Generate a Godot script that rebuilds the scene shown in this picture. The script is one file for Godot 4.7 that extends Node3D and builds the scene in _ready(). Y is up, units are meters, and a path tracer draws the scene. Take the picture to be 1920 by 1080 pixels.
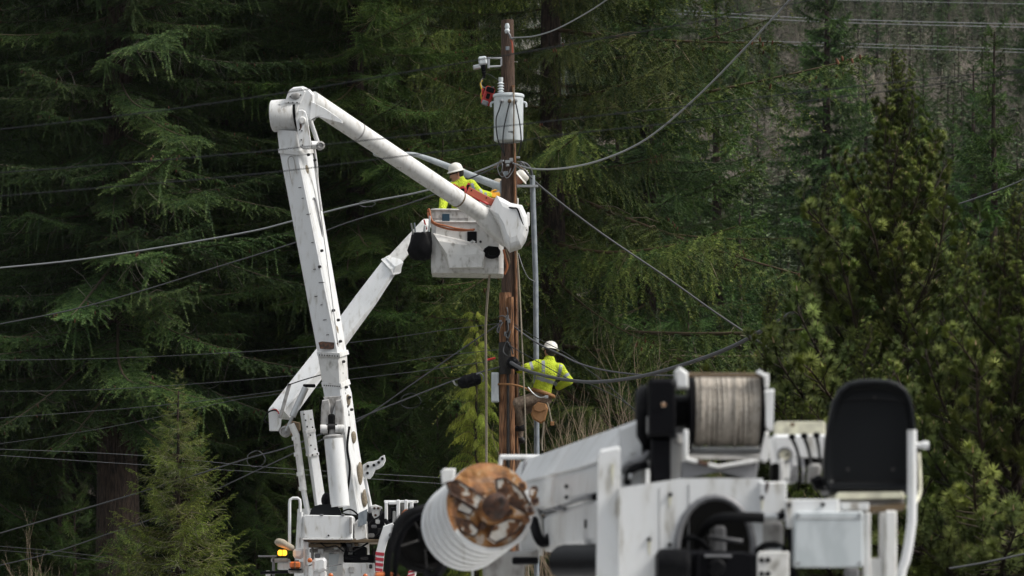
extends Node3D
# Overcast spring day: line crews at work on a utility pole in front of a conifer wood.

const K := 7200.0    # picture scale: 7200 / distance = pixels (of a 1920 wide frame) per metre
const HZ := 1150.0   # row of the horizon
const CY := 1.9      # eye height

var M := {}
var taken := {}

# a place in the world, from where it is seen from the road and how far off it stands
func P(x: float, y: float, d: float) -> Vector3:
	return Vector3((x - 960.0) * d / K, CY + (HZ - y) * d / K, -d)

# size in metres of n picture units at a distance
func S(n: float, d: float) -> float:
	return n * d / K

# ------------------------------------------------------------------ mesh builder
class MB:
	var v := PackedVector3Array()
	var n := PackedVector3Array()
	var c := PackedColorArray()
	var col := Color(1, 1, 1)

	func tri(a: Vector3, b: Vector3, d: Vector3) -> void:
		var f := (b - a).cross(d - a)
		if f.length_squared() < 1e-16:
			return
		f = f.normalized()
		v.append(a); v.append(d); v.append(b)
		n.append(f); n.append(f); n.append(f)
		c.append(col); c.append(col); c.append(col)

	func trin(a: Vector3, b: Vector3, d: Vector3, na: Vector3, nb: Vector3, nd: Vector3) -> void:
		var f := (b - a).cross(d - a)
		if f.length_squared() < 1e-18:
			return
		if f.dot(na + nb + nd) > 0.0:
			v.append(a); v.append(d); v.append(b)
			n.append(na); n.append(nd); n.append(nb)
		else:
			v.append(a); v.append(b); v.append(d)
			n.append(na); n.append(nb); n.append(nd)
		c.append(col); c.append(col); c.append(col)

	# flat triangle whose normal points along out
	func trio(a: Vector3, b: Vector3, d: Vector3, out: Vector3) -> void:
		if (b - a).cross(d - a).dot(out) < 0.0:
			tri(a, d, b)
		else:
			tri(a, b, d)

	func quado(a: Vector3, b: Vector3, d: Vector3, e: Vector3, out: Vector3) -> void:
		trio(a, b, d, out)
		trio(a, d, e, out)

	# rings of equal length, joined; flat faces away from the axis
	func loft(rings: Array, caps := true) -> void:
		var cen := []
		for r in rings:
			var m := Vector3.ZERO
			for p in r:
				m += p
			cen.append(m / float(r.size()))
		for i in rings.size() - 1:
			var a: Array = rings[i]
			var b: Array = rings[i + 1]
			var mid: Vector3 = (cen[i] + cen[i + 1]) * 0.5
			for j in a.size():
				var k := (j + 1) % a.size()
				var out: Vector3 = (a[j] + a[k] + b[j] + b[k]) * 0.25 - mid
				quado(a[j], a[k], b[k], b[j], out)
		if caps:
			fan(rings[0], cen[0] - cen[1])
			fan(rings[-1], cen[-1] - cen[-2])

	func fan(r: Array, out: Vector3) -> void:
		var m := Vector3.ZERO
		for p in r:
			m += p
		m /= float(r.size())
		for j in r.size():
			trio(r[j], r[(j + 1) % r.size()], m, out)

	# rings of equal length joined with smooth normals
	func skin(rings: Array, closed := true, caps := true) -> void:
		var cnt: int = rings[0].size()
		var cen := []
		for r in rings:
			var m := Vector3.ZERO
			for p in r:
				m += p
			cen.append(m / float(cnt))
		var nn := []
		var vote := 0.0
		for i in rings.size():
			var row := []
			for j in cnt:
				var jp: Vector3 = rings[i][(j + 1) % cnt] if closed or j < cnt - 1 else rings[i][j]
				var jm: Vector3 = rings[i][(j - 1 + cnt) % cnt] if closed or j > 0 else rings[i][j]
				var ip: Vector3 = rings[mini(i + 1, rings.size() - 1)][j]
				var im: Vector3 = rings[maxi(i - 1, 0)][j]
				var f := (jp - jm).cross(ip - im)
				vote += f.dot(rings[i][j] - cen[i]) if closed else f.y
				row.append(f.normalized())
			nn.append(row)
		if vote < 0.0:
			for row in nn:
				for j in cnt:
					row[j] = -row[j]
		for i in rings.size() - 1:
			for j in (cnt if closed else cnt - 1):
				var k := (j + 1) % cnt
				trin(rings[i][j], rings[i][k], rings[i + 1][k], nn[i][j], nn[i][k], nn[i + 1][k])
				trin(rings[i][j], rings[i + 1][k], rings[i + 1][j], nn[i][j], nn[i + 1][k], nn[i + 1][j])
		if caps and closed:
			fan(rings[0], cen[0] - cen[1])
			fan(rings[-1], cen[-1] - cen[-2])

	func tube(pts: Array, rad, sides := 8, caps := true) -> void:
		var rings := []
		var up := Vector3(0.31, 0.9, 0.27).normalized()
		for i in pts.size():
			var d: Vector3 = (pts[mini(i + 1, pts.size() - 1)] - pts[maxi(i - 1, 0)]).normalized()
			if absf(d.dot(up)) > 0.95:
				up = Vector3(0.9, 0.1, 0.4).normalized()
			var s := d.cross(up).normalized()
			up = s.cross(d).normalized()
			var r: float = rad[i] if rad is Array else rad
			var ring := []
			for j in sides:
				var a := TAU * j / sides
				ring.append(pts[i] + (s * cos(a) + up * sin(a)) * r)
			rings.append(ring)
		skin(rings, true, caps)

	func cyl(a: Vector3, b: Vector3, r0: float, r1 := -1.0, sides := 12, caps := true) -> void:
		tube([a, b], [r0, r0 if r1 < 0.0 else r1], sides, caps)

	# profile: pairs (radius, along axis); edges sharper than about 40 degrees get their own normals
	func lathe(o: Vector3, axis: Vector3, prof: Array, sides := 20, squash := 1.0) -> void:
		axis = axis.normalized()
		var s := axis.cross(Vector3(0.13, 0.2, 0.97)).normalized()
		if absf(axis.dot(Vector3(0.13, 0.2, 0.97).normalized())) > 0.9:
			s = axis.cross(Vector3.UP).normalized()
		var t := axis.cross(s).normalized()
		for i in prof.size() - 1:
			var p0: Vector2 = prof[i]
			var p1: Vector2 = prof[i + 1]
			var dd := (p1 - p0)
			if dd.length() < 1e-7:
				continue
			var sn := Vector2(dd.y, -dd.x).normalized()
			var n0 := sn
			var n1 := sn
			if i > 0:
				var e := (p0 - prof[i - 1] as Vector2)
				var q := Vector2(e.y, -e.x).normalized()
				if q.dot(sn) > 0.72:
					n0 = (q + sn).normalized()
			if i < prof.size() - 2:
				var e2 := (prof[i + 2] as Vector2) - p1
				var q2 := Vector2(e2.y, -e2.x).normalized()
				if q2.dot(sn) > 0.72:
					n1 = (q2 + sn).normalized()
			for j in sides:
				var a0 := TAU * j / sides
				var a1 := TAU * (j + 1) / sides
				var d0 := s * cos(a0) + t * sin(a0) * squash
				var d1 := s * cos(a1) + t * sin(a1) * squash
				var A := o + d0 * p0.x + axis * p0.y
				var B := o + d1 * p0.x + axis * p0.y
				var C := o + d1 * p1.x + axis * p1.y
				var D := o + d0 * p1.x + axis * p1.y
				trin(A, B, C, d0 * n0.x + axis * n0.y, d1 * n0.x + axis * n0.y, d1 * n1.x + axis * n1.y)
				trin(A, C, D, d0 * n0.x + axis * n0.y, d1 * n1.x + axis * n1.y, d0 * n1.x + axis * n1.y)

	# chamfered box, centre, half sizes along the basis
	func box(o: Vector3, size: Vector3, bev := 0.01, b := Basis()) -> void:
		var h := size * 0.5
		var e := minf(bev, minf(h.x, minf(h.y, h.z)) * 0.45)
		var q := func(x: float, y: float, z: float) -> Vector3: return o + b * Vector3(x, y, z)
		for s in [-1.0, 1.0]:
			quado(q.call(s * h.x, -h.y + e, -h.z + e), q.call(s * h.x, h.y - e, -h.z + e), q.call(s * h.x, h.y - e, h.z - e), q.call(s * h.x, -h.y + e, h.z - e), b * Vector3(s, 0, 0))
			quado(q.call(-h.x + e, s * h.y, -h.z + e), q.call(h.x - e, s * h.y, -h.z + e), q.call(h.x - e, s * h.y, h.z - e), q.call(-h.x + e, s * h.y, h.z - e), b * Vector3(0, s, 0))
			quado(q.call(-h.x + e, -h.y + e, s * h.z), q.call(h.x - e, -h.y + e, s * h.z), q.call(h.x - e, h.y - e, s * h.z), q.call(-h.x + e, h.y - e, s * h.z), b * Vector3(0, 0, s))
			for t in [-1.0, 1.0]:
				quado(q.call(s * h.x, t * (h.y - e), -h.z + e), q.call(s * (h.x - e), t * h.y, -h.z + e), q.call(s * (h.x - e), t * h.y, h.z - e), q.call(s * h.x, t * (h.y - e), h.z - e), b * Vector3(s, t, 0))
				quado(q.call(s * h.x, -h.y + e, t * (h.z - e)), q.call(s * (h.x - e), -h.y + e, t * h.z), q.call(s * (h.x - e), h.y - e, t * h.z), q.call(s * h.x, h.y - e, t * (h.z - e)), b * Vector3(s, 0, t))
				quado(q.call(-h.x + e, s * h.y, t * (h.z - e)), q.call(-h.x + e, s * (h.y - e), t * h.z), q.call(h.x - e, s * (h.y - e), t * h.z), q.call(h.x - e, s * h.y, t * (h.z - e)), b * Vector3(0, s, t))
				for u in [-1.0, 1.0]:
					trio(q.call(s * h.x, t * (h.y - e), u * (h.z - e)), q.call(s * (h.x - e), t * h.y, u * (h.z - e)), q.call(s * (h.x - e), t * (h.y - e), u * h.z), b * Vector3(s, t, u))

	# flat polygon pushed along a vector; poly lies in one plane
	func prism(poly: Array, push: Vector3) -> void:
		var nrm := push.normalized()
		var ax := (poly[1] - poly[0] as Vector3).normalized()
		ax = (ax - nrm * ax.dot(nrm)).normalized()
		var ay := nrm.cross(ax)
		var flat := PackedVector2Array()
		for p in poly:
			flat.append(Vector2((p as Vector3).dot(ax), (p as Vector3).dot(ay)))
		var t := Geometry2D.triangulate_polygon(flat)
		var area := 0.0
		for i in flat.size():
			area += flat[i].cross(flat[(i + 1) % flat.size()])
		for i in range(0, t.size(), 3):
			trio(poly[t[i]], poly[t[i + 1]], poly[t[i + 2]], -nrm)
			trio(poly[t[i]] + push, poly[t[i + 1]] + push, poly[t[i + 2]] + push, nrm)
		for i in poly.size():
			var k := (i + 1) % poly.size()
			var e: Vector3 = poly[k] - poly[i]
			var out := e.cross(nrm) * (1.0 if area > 0.0 else -1.0)
			quado(poly[i], poly[k], poly[k] + push, poly[i] + push, out)

	func ball(o: Vector3, r: Vector3, b := Basis(), seg := 14) -> void:
		var rings := []
		for i in seg / 2 + 1:
			var a := PI * i / float(seg / 2) - PI / 2
			a = clampf(a, -PI / 2 + 0.02, PI / 2 - 0.02)
			var ring := []
			for j in seg:
				var t := TAU * j / seg
				ring.append(o + b * Vector3(cos(a) * cos(t) * r.x, sin(a) * r.y, cos(a) * sin(t) * r.z))
			rings.append(ring)
		skin(rings)

	func mesh(off := Vector3.ZERO, colored := false) -> ArrayMesh:
		var arr := []
		arr.resize(Mesh.ARRAY_MAX)
		var w := PackedVector3Array()
		if off == Vector3.ZERO:
			w = v
		else:
			w.resize(v.size())
			for i in v.size():
				w[i] = v[i] - off
		arr[Mesh.ARRAY_VERTEX] = w
		arr[Mesh.ARRAY_NORMAL] = n
		if colored:
			arr[Mesh.ARRAY_COLOR] = c
		var m := ArrayMesh.new()
		m.add_surface_from_arrays(Mesh.PRIMITIVE_TRIANGLES, arr)
		return m

# ------------------------------------------------------------------ objects
func numbered(called: String) -> String:
	var k: int = taken.get(called, 0)
	taken[called] = k + 1
	return called if k == 0 else "%s_%03d" % [called, k]

func tag(o: Node3D, label: String, category: String, group := "", kind := "") -> void:
	o.set_meta("label", label)
	o.set_meta("category", category)
	if group:
		o.set_meta("group", group)
	if kind:
		o.set_meta("kind", kind)

# a thing with parts: a node at its base
func thing(called: String, label: String, category: String, at: Vector3, group := "") -> Node3D:
	var o := Node3D.new()
	o.name = numbered(called)
	add_child(o)
	o.position = at
	o.set_meta("base", at)
	tag(o, label, category, group)
	return o

# a thing that is one mesh
func solo(called: String, b: MB, mat: String, at: Vector3, label: String, category: String, group := "") -> MeshInstance3D:
	var o := MeshInstance3D.new()
	o.name = numbered(called)
	o.mesh = b.mesh(at)
	o.material_override = null
	o.mesh.surface_set_material(0, M[mat])
	add_child(o)
	o.position = at
	tag(o, label, category, group)
	return o

func setting(called: String, b: MB, mat: String, colored := false) -> MeshInstance3D:
	var o := MeshInstance3D.new()
	o.name = called
	o.mesh = b.mesh(Vector3.ZERO, colored)
	o.mesh.surface_set_material(0, M[mat])
	add_child(o)
	o.set_meta("kind", "structure")
	return o

# a part of a thing (or a piece of a part), built in world coordinates
func part(called: String, b: MB, mat: String, parent: Node3D, label := "") -> MeshInstance3D:
	var o := MeshInstance3D.new()
	o.name = called
	var base: Vector3 = parent.get_meta("base")
	o.mesh = b.mesh(base)
	o.mesh.surface_set_material(0, M[mat])
	o.set_meta("base", base)
	if label:
		o.set_meta("label", label)
	parent.add_child(o, true)
	return o

# smooth curve through points
func curve(pts: Array, per := 6) -> Array:
	var out := []
	for i in pts.size() - 1:
		var p0: Vector3 = pts[maxi(i - 1, 0)]
		var p1: Vector3 = pts[i]
		var p2: Vector3 = pts[i + 1]
		var p3: Vector3 = pts[mini(i + 2, pts.size() - 1)]
		for k in per:
			out.append(p1.cubic_interpolate(p2, p0, p3, float(k) / per))
	out.append(pts[-1])
	return out

# chamfered ring from corner points
func cham(corners: Array, r: float) -> Array:
	var out := []
	for i in corners.size():
		var a: Vector3 = corners[i]
		var pr: Vector3 = corners[(i - 1 + corners.size()) % corners.size()]
		var nx: Vector3 = corners[(i + 1) % corners.size()]
		out.append(a + (pr - a).limit_length(r))
		out.append(a + (nx - a).limit_length(r))
	return out

# a beam of chamfered section through rings of corners
func beam(b: MB, rings: Array, r := 0.02) -> void:
	var rr := []
	for g in rings:
		rr.append(cham(g, r))
	b.loft(rr)

# ------------------------------------------------------------------ materials
func ramp(cols: Array, offs: Array) -> Gradient:
	var g := Gradient.new()
	g.colors = PackedColorArray(cols)
	g.offsets = PackedFloat32Array(offs)
	return g

func noise_tex(seed_: int, freq: float, oct: int, g: Gradient = null, size := 512, type := FastNoiseLite.TYPE_SIMPLEX_SMOOTH, warp := 0.0) -> NoiseTexture2D:
	var f := FastNoiseLite.new()
	f.seed = seed_
	f.noise_type = type
	f.frequency = freq
	f.fractal_octaves = oct
	if warp > 0.0:
		f.domain_warp_enabled = true
		f.domain_warp_amplitude = warp
		f.domain_warp_frequency = freq
	var t := NoiseTexture2D.new()
	t.width = size
	t.height = size
	t.seamless = true
	t.noise = f
	if g:
		t.color_ramp = g
	return t

func mat(key: String, col: Color, rough := 0.6, metal := 0.0) -> StandardMaterial3D:
	var m := StandardMaterial3D.new()
	m.resource_name = key
	m.albedo_color = col
	m.roughness = rough
	m.metallic = metal
	M[key] = m
	return m

# colour given as linear base colour
func lin(r: float, g: float, b: float) -> Color:
	return Color(r, g, b).linear_to_srgb()

# a surface whose tint follows a noise through a ramp, with the same noise as fine relief
func noisy(key: String, cols: Array, offs: Array, scale: Vector3, rough := 0.6, seed_ := 1, oct := 5, relief := 0.0, freq := 0.012, warp := 0.0) -> StandardMaterial3D:
	var m := mat(key, Color.WHITE, rough)
	m.albedo_texture = noise_tex(seed_, freq, oct, ramp(cols, offs), 512, FastNoiseLite.TYPE_SIMPLEX_SMOOTH, warp)
	m.uv1_triplanar = true
	m.uv1_scale = scale
	if relief > 0.0:
		m.heightmap_enabled = true
		m.heightmap_scale = relief
		m.heightmap_texture = noise_tex(seed_ + 40, freq * 2.5, 4)
	return m

func make_materials() -> void:
	# painted truck bodies: white enamel with road film, chips and stains
	var w := noisy("white", [lin(.42, .40, .36), lin(.71, .71, .70), lin(.78, .785, .79), lin(.80, .81, .82)], [0.12, .29, .45, 1.0], Vector3(1.3, .35, 1.3), .38, 3, 6, .0)
	w.metallic_specular = .45
	noisy("white_worn", [lin(.36, .33, .29), lin(.64, .625, .60), lin(.73, .725, .71), lin(.78, .78, .78)], [.14, .30, .42, 1.0], Vector3(1.1, .4, 1.1), .5, 9, 6, .0, .018)
	noisy("fibreglass", [lin(.28, .265, .24), lin(.56, .55, .52), lin(.70, .69, .67), lin(.76, .755, .735)], [.06, .24, .42, 1.0], Vector3(1.2, .7, 1.2), .5, 17, 6, .0, .012)
	noisy("tray_grey", [lin(.20, .19, .18), lin(.36, .35, .34), lin(.42, .42, .42)], [.1, .5, 1.0], Vector3(1.5, 1, 1.5), .55, 21)
	noisy("cream", [lin(.5, .48, .38), lin(.70, .68, .53)], [.2, .7], Vector3(2, 2, 2), .5, 23)
	noisy("beige_plug", [lin(.16, .13, .09), lin(.30, .25, .18)], [.2, .8], Vector3(4, 4, 4), .8, 24)
	noisy("rusty", [lin(.05, .02, .012), lin(.16, .065, .02), lin(.30, .13, .035), lin(.42, .23, .09), lin(.72, .68, .64), lin(.76, .74, .72)], [.25, .42, .52, .60, .64, .95], Vector3(1.15, 1.15, 1.15), .7, 31, 6, .8, .011, 22.0)
	noisy("rust", [lin(.05, .022, .012), lin(.17, .066, .02), lin(.33, .14, .04), lin(.42, .23, .09), lin(.66, .60, .53)], [.2, .36, .5, .68, .76], Vector3(.9, .9, .9), .75, 32, 6, 1.2, .012, 26.0)
	noisy("peeling", [lin(.07, .03, .015), lin(.24, .10, .035), lin(.60, .55, .48), lin(.74, .71, .66)], [.28, .42, .47, .8], Vector3(1.3, 1.3, 1.3), .6, 36, 6, .6, .012, 20.0)
	noisy("rope_pale", [lin(.34, .29, .24), lin(.52, .47, .41), lin(.62, .57, .51)], [.2, .5, .9], Vector3(5, 7, 7), .9, 46, 5, .4)
	noisy("dark_rust", [lin(.025, .015, .012), lin(.08, .035, .02), lin(.16, .07, .03)], [.2, .55, .9], Vector3(3, 3, 3), .7, 33, 5, .4)
	noisy("galvanised", [lin(.22, .25, .28), lin(.31, .34, .37)], [.3, .7], Vector3(3, 1, 3), .5, 35).metallic = .3
	noisy("tank", [lin(.50, .54, .56), lin(.60, .64, .66)], [.25, .6], Vector3(1.2, .6, 1.2), .4, 37)
	noisy("pole_wood", [lin(.02, .011, .008), lin(.06, .034, .022), lin(.10, .058, .038), lin(.15, .09, .06)], [.2, .42, .6, .85], Vector3(11, .5, 11), .85, 41, 6, 1.2)
	noisy("stub_wood", [lin(.035, .016, .008), lin(.20, .085, .036), lin(.35, .165, .075), lin(.50, .28, .15)], [.22, .42, .58, .85], Vector3(10, .45, 10), .85, 43, 6, 1.6)
	noisy("tarred", [lin(.008, .007, .007), lin(.03, .024, .02)], [.3, .8], Vector3(8, 1, 8), .7, 44, 5, .8)
	noisy("bark", [lin(.016, .011, .008), lin(.05, .032, .024), lin(.085, .058, .044)], [.25, .5, .85], Vector3(3.2, .45, 3.2), .95, 45, 6, 4.0)
	noisy("rope", [lin(.27, .235, .195), lin(.45, .405, .35), lin(.57, .525, .47)], [.2, .5, .9], Vector3(5, 7, 7), .9, 47, 5, .4)
	noisy("rope_line", [lin(.18, .15, .11), lin(.34, .30, .23)], [.3, .7], Vector3(20, 9, 20), .9, 48)
	noisy("hoarse_black", [lin(.004, .004, .005), lin(.010, .010, .011)], [.3, .8], Vector3(4, 4, 4), .5, 49, 5, .2).metallic_specular = .2
	noisy("trouser", [lin(.20, .15, .11), lin(.34, .265, .20)], [.3, .75], Vector3(4, 3, 4), .95, 51, 5, 3.0)
	noisy("hi_vis", [lin(.50, .62, .02), lin(.64, .76, .04)], [.3, .7], Vector3(3, 2.2, 3), .8, 53, 4, 3.0)
	noisy("leather", [lin(.20, .09, .03), lin(.38, .19, .07)], [.3, .75], Vector3(9, 9, 9), .7, 55, 5, .5)
	noisy("duck_cloth", [lin(.30, .26, .20), lin(.42, .37, .29)], [.3, .7], Vector3(6, 6, 6), .95, 56)
	noisy("ground", [lin(.05, .05, .035), lin(.10, .09, .065), lin(.15, .135, .10)], [.25, .5, .8], Vector3(.06, .06, .06), 1.0, 61, 6)
	noisy("hill_ground", [lin(.04, .048, .03), lin(.068, .066, .05), lin(.11, .10, .082)], [.3, .5, .75], Vector3(.03, .05, .03), 1.0, 62, 6)
	noisy("asphalt", [lin(.035, .035, .036), lin(.06, .06, .06)], [.3, .7], Vector3(.5, .5, .5), .9, 63, 5)
	mat("road_paint", lin(.75, .74, .70), .7)
	mat("black", lin(.006, .006, .0075), .42).metallic_specular = .18
	mat("black_matt", lin(.006, .006, .006), .8).metallic_specular = .22
	mat("rubber", lin(.009, .009, .010), .7).metallic_specular = .22
	mat("seat_vinyl", lin(.007, .008, .0095), .42).metallic_specular = .28
	mat("bolt_dark", lin(.03, .028, .028), .5, .4)
	mat("steel", lin(.48, .49, .50), .35, .8)
	mat("dull_steel", lin(.22, .22, .23), .55, .5)
	mat("bronze", lin(.18, .13, .08), .5, .5)
	mat("wire_light", lin(.19, .195, .205), .5, .3)
	mat("wire_bright", lin(.36, .37, .385), .45, .3)
	mat("wire_grey", lin(.078, .08, .086), .6)
	mat("wire_dark", lin(.022, .024, .028), .7)
	mat("red_paint", lin(.46, .025, .02), .5)
	mat("red_stripe", lin(.42, .03, .05), .5)
	mat("red_channel", lin(.42, .095, .055), .55)
	mat("orange_hose", lin(.40, .13, .05), .6)
	mat("yellow", lin(.62, .40, .03), .6)
	mat("glove", lin(.72, .33, .02), .8)
	mat("helmet", lin(.74, .72, .66), .35)
	mat("skin", lin(.42, .21, .14), .6).subsurf_scatter_enabled = false
	mat("hair", lin(.015, .011, .009), .7)
	mat("reflective", lin(.27, .29, .31), .45)
	mat("blue_label", lin(.02, .06, .10), .5)
	mat("porcelain", lin(.62, .66, .68), .25)
	mat("print", lin(.06, .065, .07), .6)
	var a := mat("amber_lit", lin(.9, .42, .03), .3)
	a.emission_enabled = true
	a.emission = lin(1.0, .48, .03)
	a.emission_energy_multiplier = .8
	mat("amber", lin(.62, .14, .015), .25).clearcoat_enabled = true
	var f := mat("foliage", Color.WHITE, .62)
	f.vertex_color_use_as_albedo = true
	f.metallic_specular = .3
	f.backlight_enabled = true
	f.backlight = Color(.22, .3, .1)
	var t := mat("twigs", Color.WHITE, .9)
	t.vertex_color_use_as_albedo = true

# ------------------------------------------------------------------ plants
var fir_sprays := []      # branch shapes, 3 m long along +x
var hemlock_sprays := []
var droop_sprays := []
var spruce_sprays := []
var pine_sprays := []
var cedar_sprays := []
var twig_shapes := []
var small_firs := []
var brush_shape: ArrayMesh
var far_sprays := []

func needle(b: MB, p: Vector3, d: Vector3, side: Vector3, l: float, w: float) -> void:
	b.tri(p - side * w * .5, p + side * w * .5, p + d * l)

func mixc(a: Color, b: Color, t: float) -> Color:
	return a.lerp(b, clampf(t, 0.0, 1.0))

# a fir bough: main axis, side shoots in a fan, and below them shoots that hang; every shoot is a brush of fine needles
# o = {L, weep, hang, step, nl, nw, c0, c1, tip, cones, sag, gap}
func fir_branch(sd: int, o: Dictionary) -> ArrayMesh:
	var r := RandomNumberGenerator.new()
	r.seed = sd
	var b := MB.new()
	var L: float = o.L
	var sag: float = o.sag
	var axis := []
	var rad := []
	var wob := r.randf_range(-.06, .06)
	for i in 9:
		var t := i / 8.0
		axis.append(Vector3(L * t, L * (-sag * t * 1.6 + sag * 1.5 * t * t), L * wob * sin(t * 3.0)))
		rad.append(lerpf(.028, .006, t) * L / 3.0)
	b.col = Color(.075, .055, .042)
	b.tube(axis, rad, 5, false)
	var cv := curve(axis, 6)
	var n := int(L / (o.gap as float))
	for i in n:
		var t := (i + r.randf() * .8) / n
		if t < .06:
			continue
		var p: Vector3 = cv[int(t * (cv.size() - 1))]
		var sgn := 1.0 if i % 2 == 0 else -1.0
		var tl: float = L * (o.get("fan", .32) * (.3 + pow(1.0 - t, .8))) * r.randf_range(.4, 1.15)
		if t < .25:
			tl *= .35 + t * 2.6
		var ang := deg_to_rad(r.randf_range(36, 64))
		var dir := Vector3(cos(ang), r.randf_range(-.30, .12), sin(ang) * sgn).normalized()
		shoot(b, r, p, dir, tl, o, 1)
		if r.randf() < o.hang:
			var hd := Vector3(r.randf_range(-.1, .5), -1.0, r.randf_range(-.35, .35)).normalized()
			shoot(b, r, p, hd, L * r.randf_range(.07, .20), o, 0)
	shoot(b, r, cv[int(cv.size() * .9)], Vector3(1, .1, 0), L * .16, o, 1)
	for k in 14:
		var q0: Vector3 = cv[int(r.randf_range(.05, .6) * (cv.size() - 1))]
		var dd := Vector3(r.randf_range(-.1, .8), r.randf_range(-.9, .3), r.randf_range(-1, 1)).normalized()
		var q1 := q0 + dd * r.randf_range(.15, .5)
		b.col = Color(.17, .15, .12) * r.randf_range(.5, 1.3)
		b.tube([q0, q0.lerp(q1, .5) + Vector3(0, r.randf_range(-.05, .05), r.randf_range(-.05, .05)), q1], [.007, .006, .004], 3, false)
	for k in o.get("cones", 0):
		var q: Vector3 = cv[int(r.randf_range(.7, 1.0) * (cv.size() - 1))] + Vector3(r.randf_range(-.1, .2), r.randf_range(-.10, .03), r.randf_range(-.3, .3))
		b.col = Color(.075, .034, .02) * r.randf_range(.5, 1.4)
		b.ball(q, Vector3(.013, .032, .013), Basis(Vector3(0, 0, 1), r.randf_range(-.5, .5)), 6)
	return b.mesh(Vector3.ZERO, true)

func shoot(b: MB, r: RandomNumberGenerator, p: Vector3, dir: Vector3, tl: float, o: Dictionary, more: int) -> void:
	var step: float = o.step
	var weep: float = o.weep
	var nl: float = o.nl
	var nw: float = o.nw
	var m := maxi(3, int(tl / step))
	var base := mixc(o.c0, o.c1, pow(r.randf(), 1.2))
	var up := Vector3.UP if absf(dir.y) < .85 else Vector3(1, 0, 0)
	var side := dir.cross(up).normalized()
	var upv := side.cross(dir).normalized()
	for k in m:
		var u := float(k) / m
		var l := u * tl
		var q := p + dir * l + Vector3.DOWN * (weep * l * l)
		var fw := (dir + Vector3.DOWN * (2.0 * weep * l)).normalized()
		b.col = mixc(base, o.tip, (u - .65) * 1.7 + r.randf_range(-.15, .25)) * r.randf_range(.7, 1.25)
		var size := nl * (1.0 - .45 * u)
		for s in 4:
			var a := r.randf_range(-.5, .5) + (PI if s % 2 else 0.0) + (PI / 2 if s == 2 else 0.0)
			var d := (fw * r.randf_range(.5, 1.1) + (side * cos(a) + upv * sin(a)) * r.randf_range(.5, .9)).normalized()
			needle(b, q + fw * r.randf_range(-.5, .5) * step, d, d.cross(side if s == 2 else upv).normalized(), size * r.randf_range(.7, 1.2), nw)
		if more > 0 and k % (o.fork as int) == 1 and u < .85:
			var s2 := 1.0 if (k / (o.fork as int)) % 2 == 0 else -1.0
			var dd := (fw * .8 + side * s2 * r.randf_range(.5, .9) + Vector3.DOWN * r.randf_range(-.1, .15 + weep * .6)).normalized()
			shoot(b, r, q, dd, clampf(tl * (1.0 - u) * r.randf_range(.35, .6), .07, .32), o, more - 1)

# a hanging cord of yellow cedar scale leaves: branch that arches over, with curtains of strands
func cedar_branch(sd: int) -> ArrayMesh:
	var r := RandomNumberGenerator.new()
	r.seed = sd
	var b := MB.new()
	var L := 1.0
	var axis := []
	var rad := []
	for i in 8:
		var t := i / 7.0
		axis.append(Vector3(L * t, L * (.16 * sin(t * 2.4) - .55 * t * t), 0))
		rad.append(lerpf(.02, .004, t))
	b.col = Color(.10, .07, .04)
	b.tube(axis, rad, 5, false)
	var cv := curve(axis, 6)
	for i in 62:
		var t := (i + r.randf()) / 62.0
		var p: Vector3 = cv[int(t * (cv.size() - 1))]
		var len := r.randf_range(.18, .62) * (1.0 - .35 * t)
		var out := Vector3(r.randf_range(0, .5), 0, r.randf_range(-.7, .7))
		var c := mixc(Color(.18, .225, .03), Color(.36, .41, .07), r.randf())
		var m := int(len / .03)
		for k in m:
			var l := k * .03
			var q := p + out * (.35 * (1.0 - exp(-3.0 * l))) + Vector3.DOWN * l + Vector3(sin(l * 21.0 + i), 0, cos(l * 17.0 + i * 2.0)) * .022
			b.col = c * r.randf_range(.6, 1.3)
			for s in 5:
				var d := Vector3(r.randf_range(-1.3, 1.3), -1.0, r.randf_range(-1.3, 1.3)).normalized()
				needle(b, q, d, Vector3(r.randf_range(-1, 1), 0, r.randf_range(-1, 1)).normalized(), r.randf_range(.03, .065), .009)
	return b.mesh(Vector3.ZERO, true)

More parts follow.
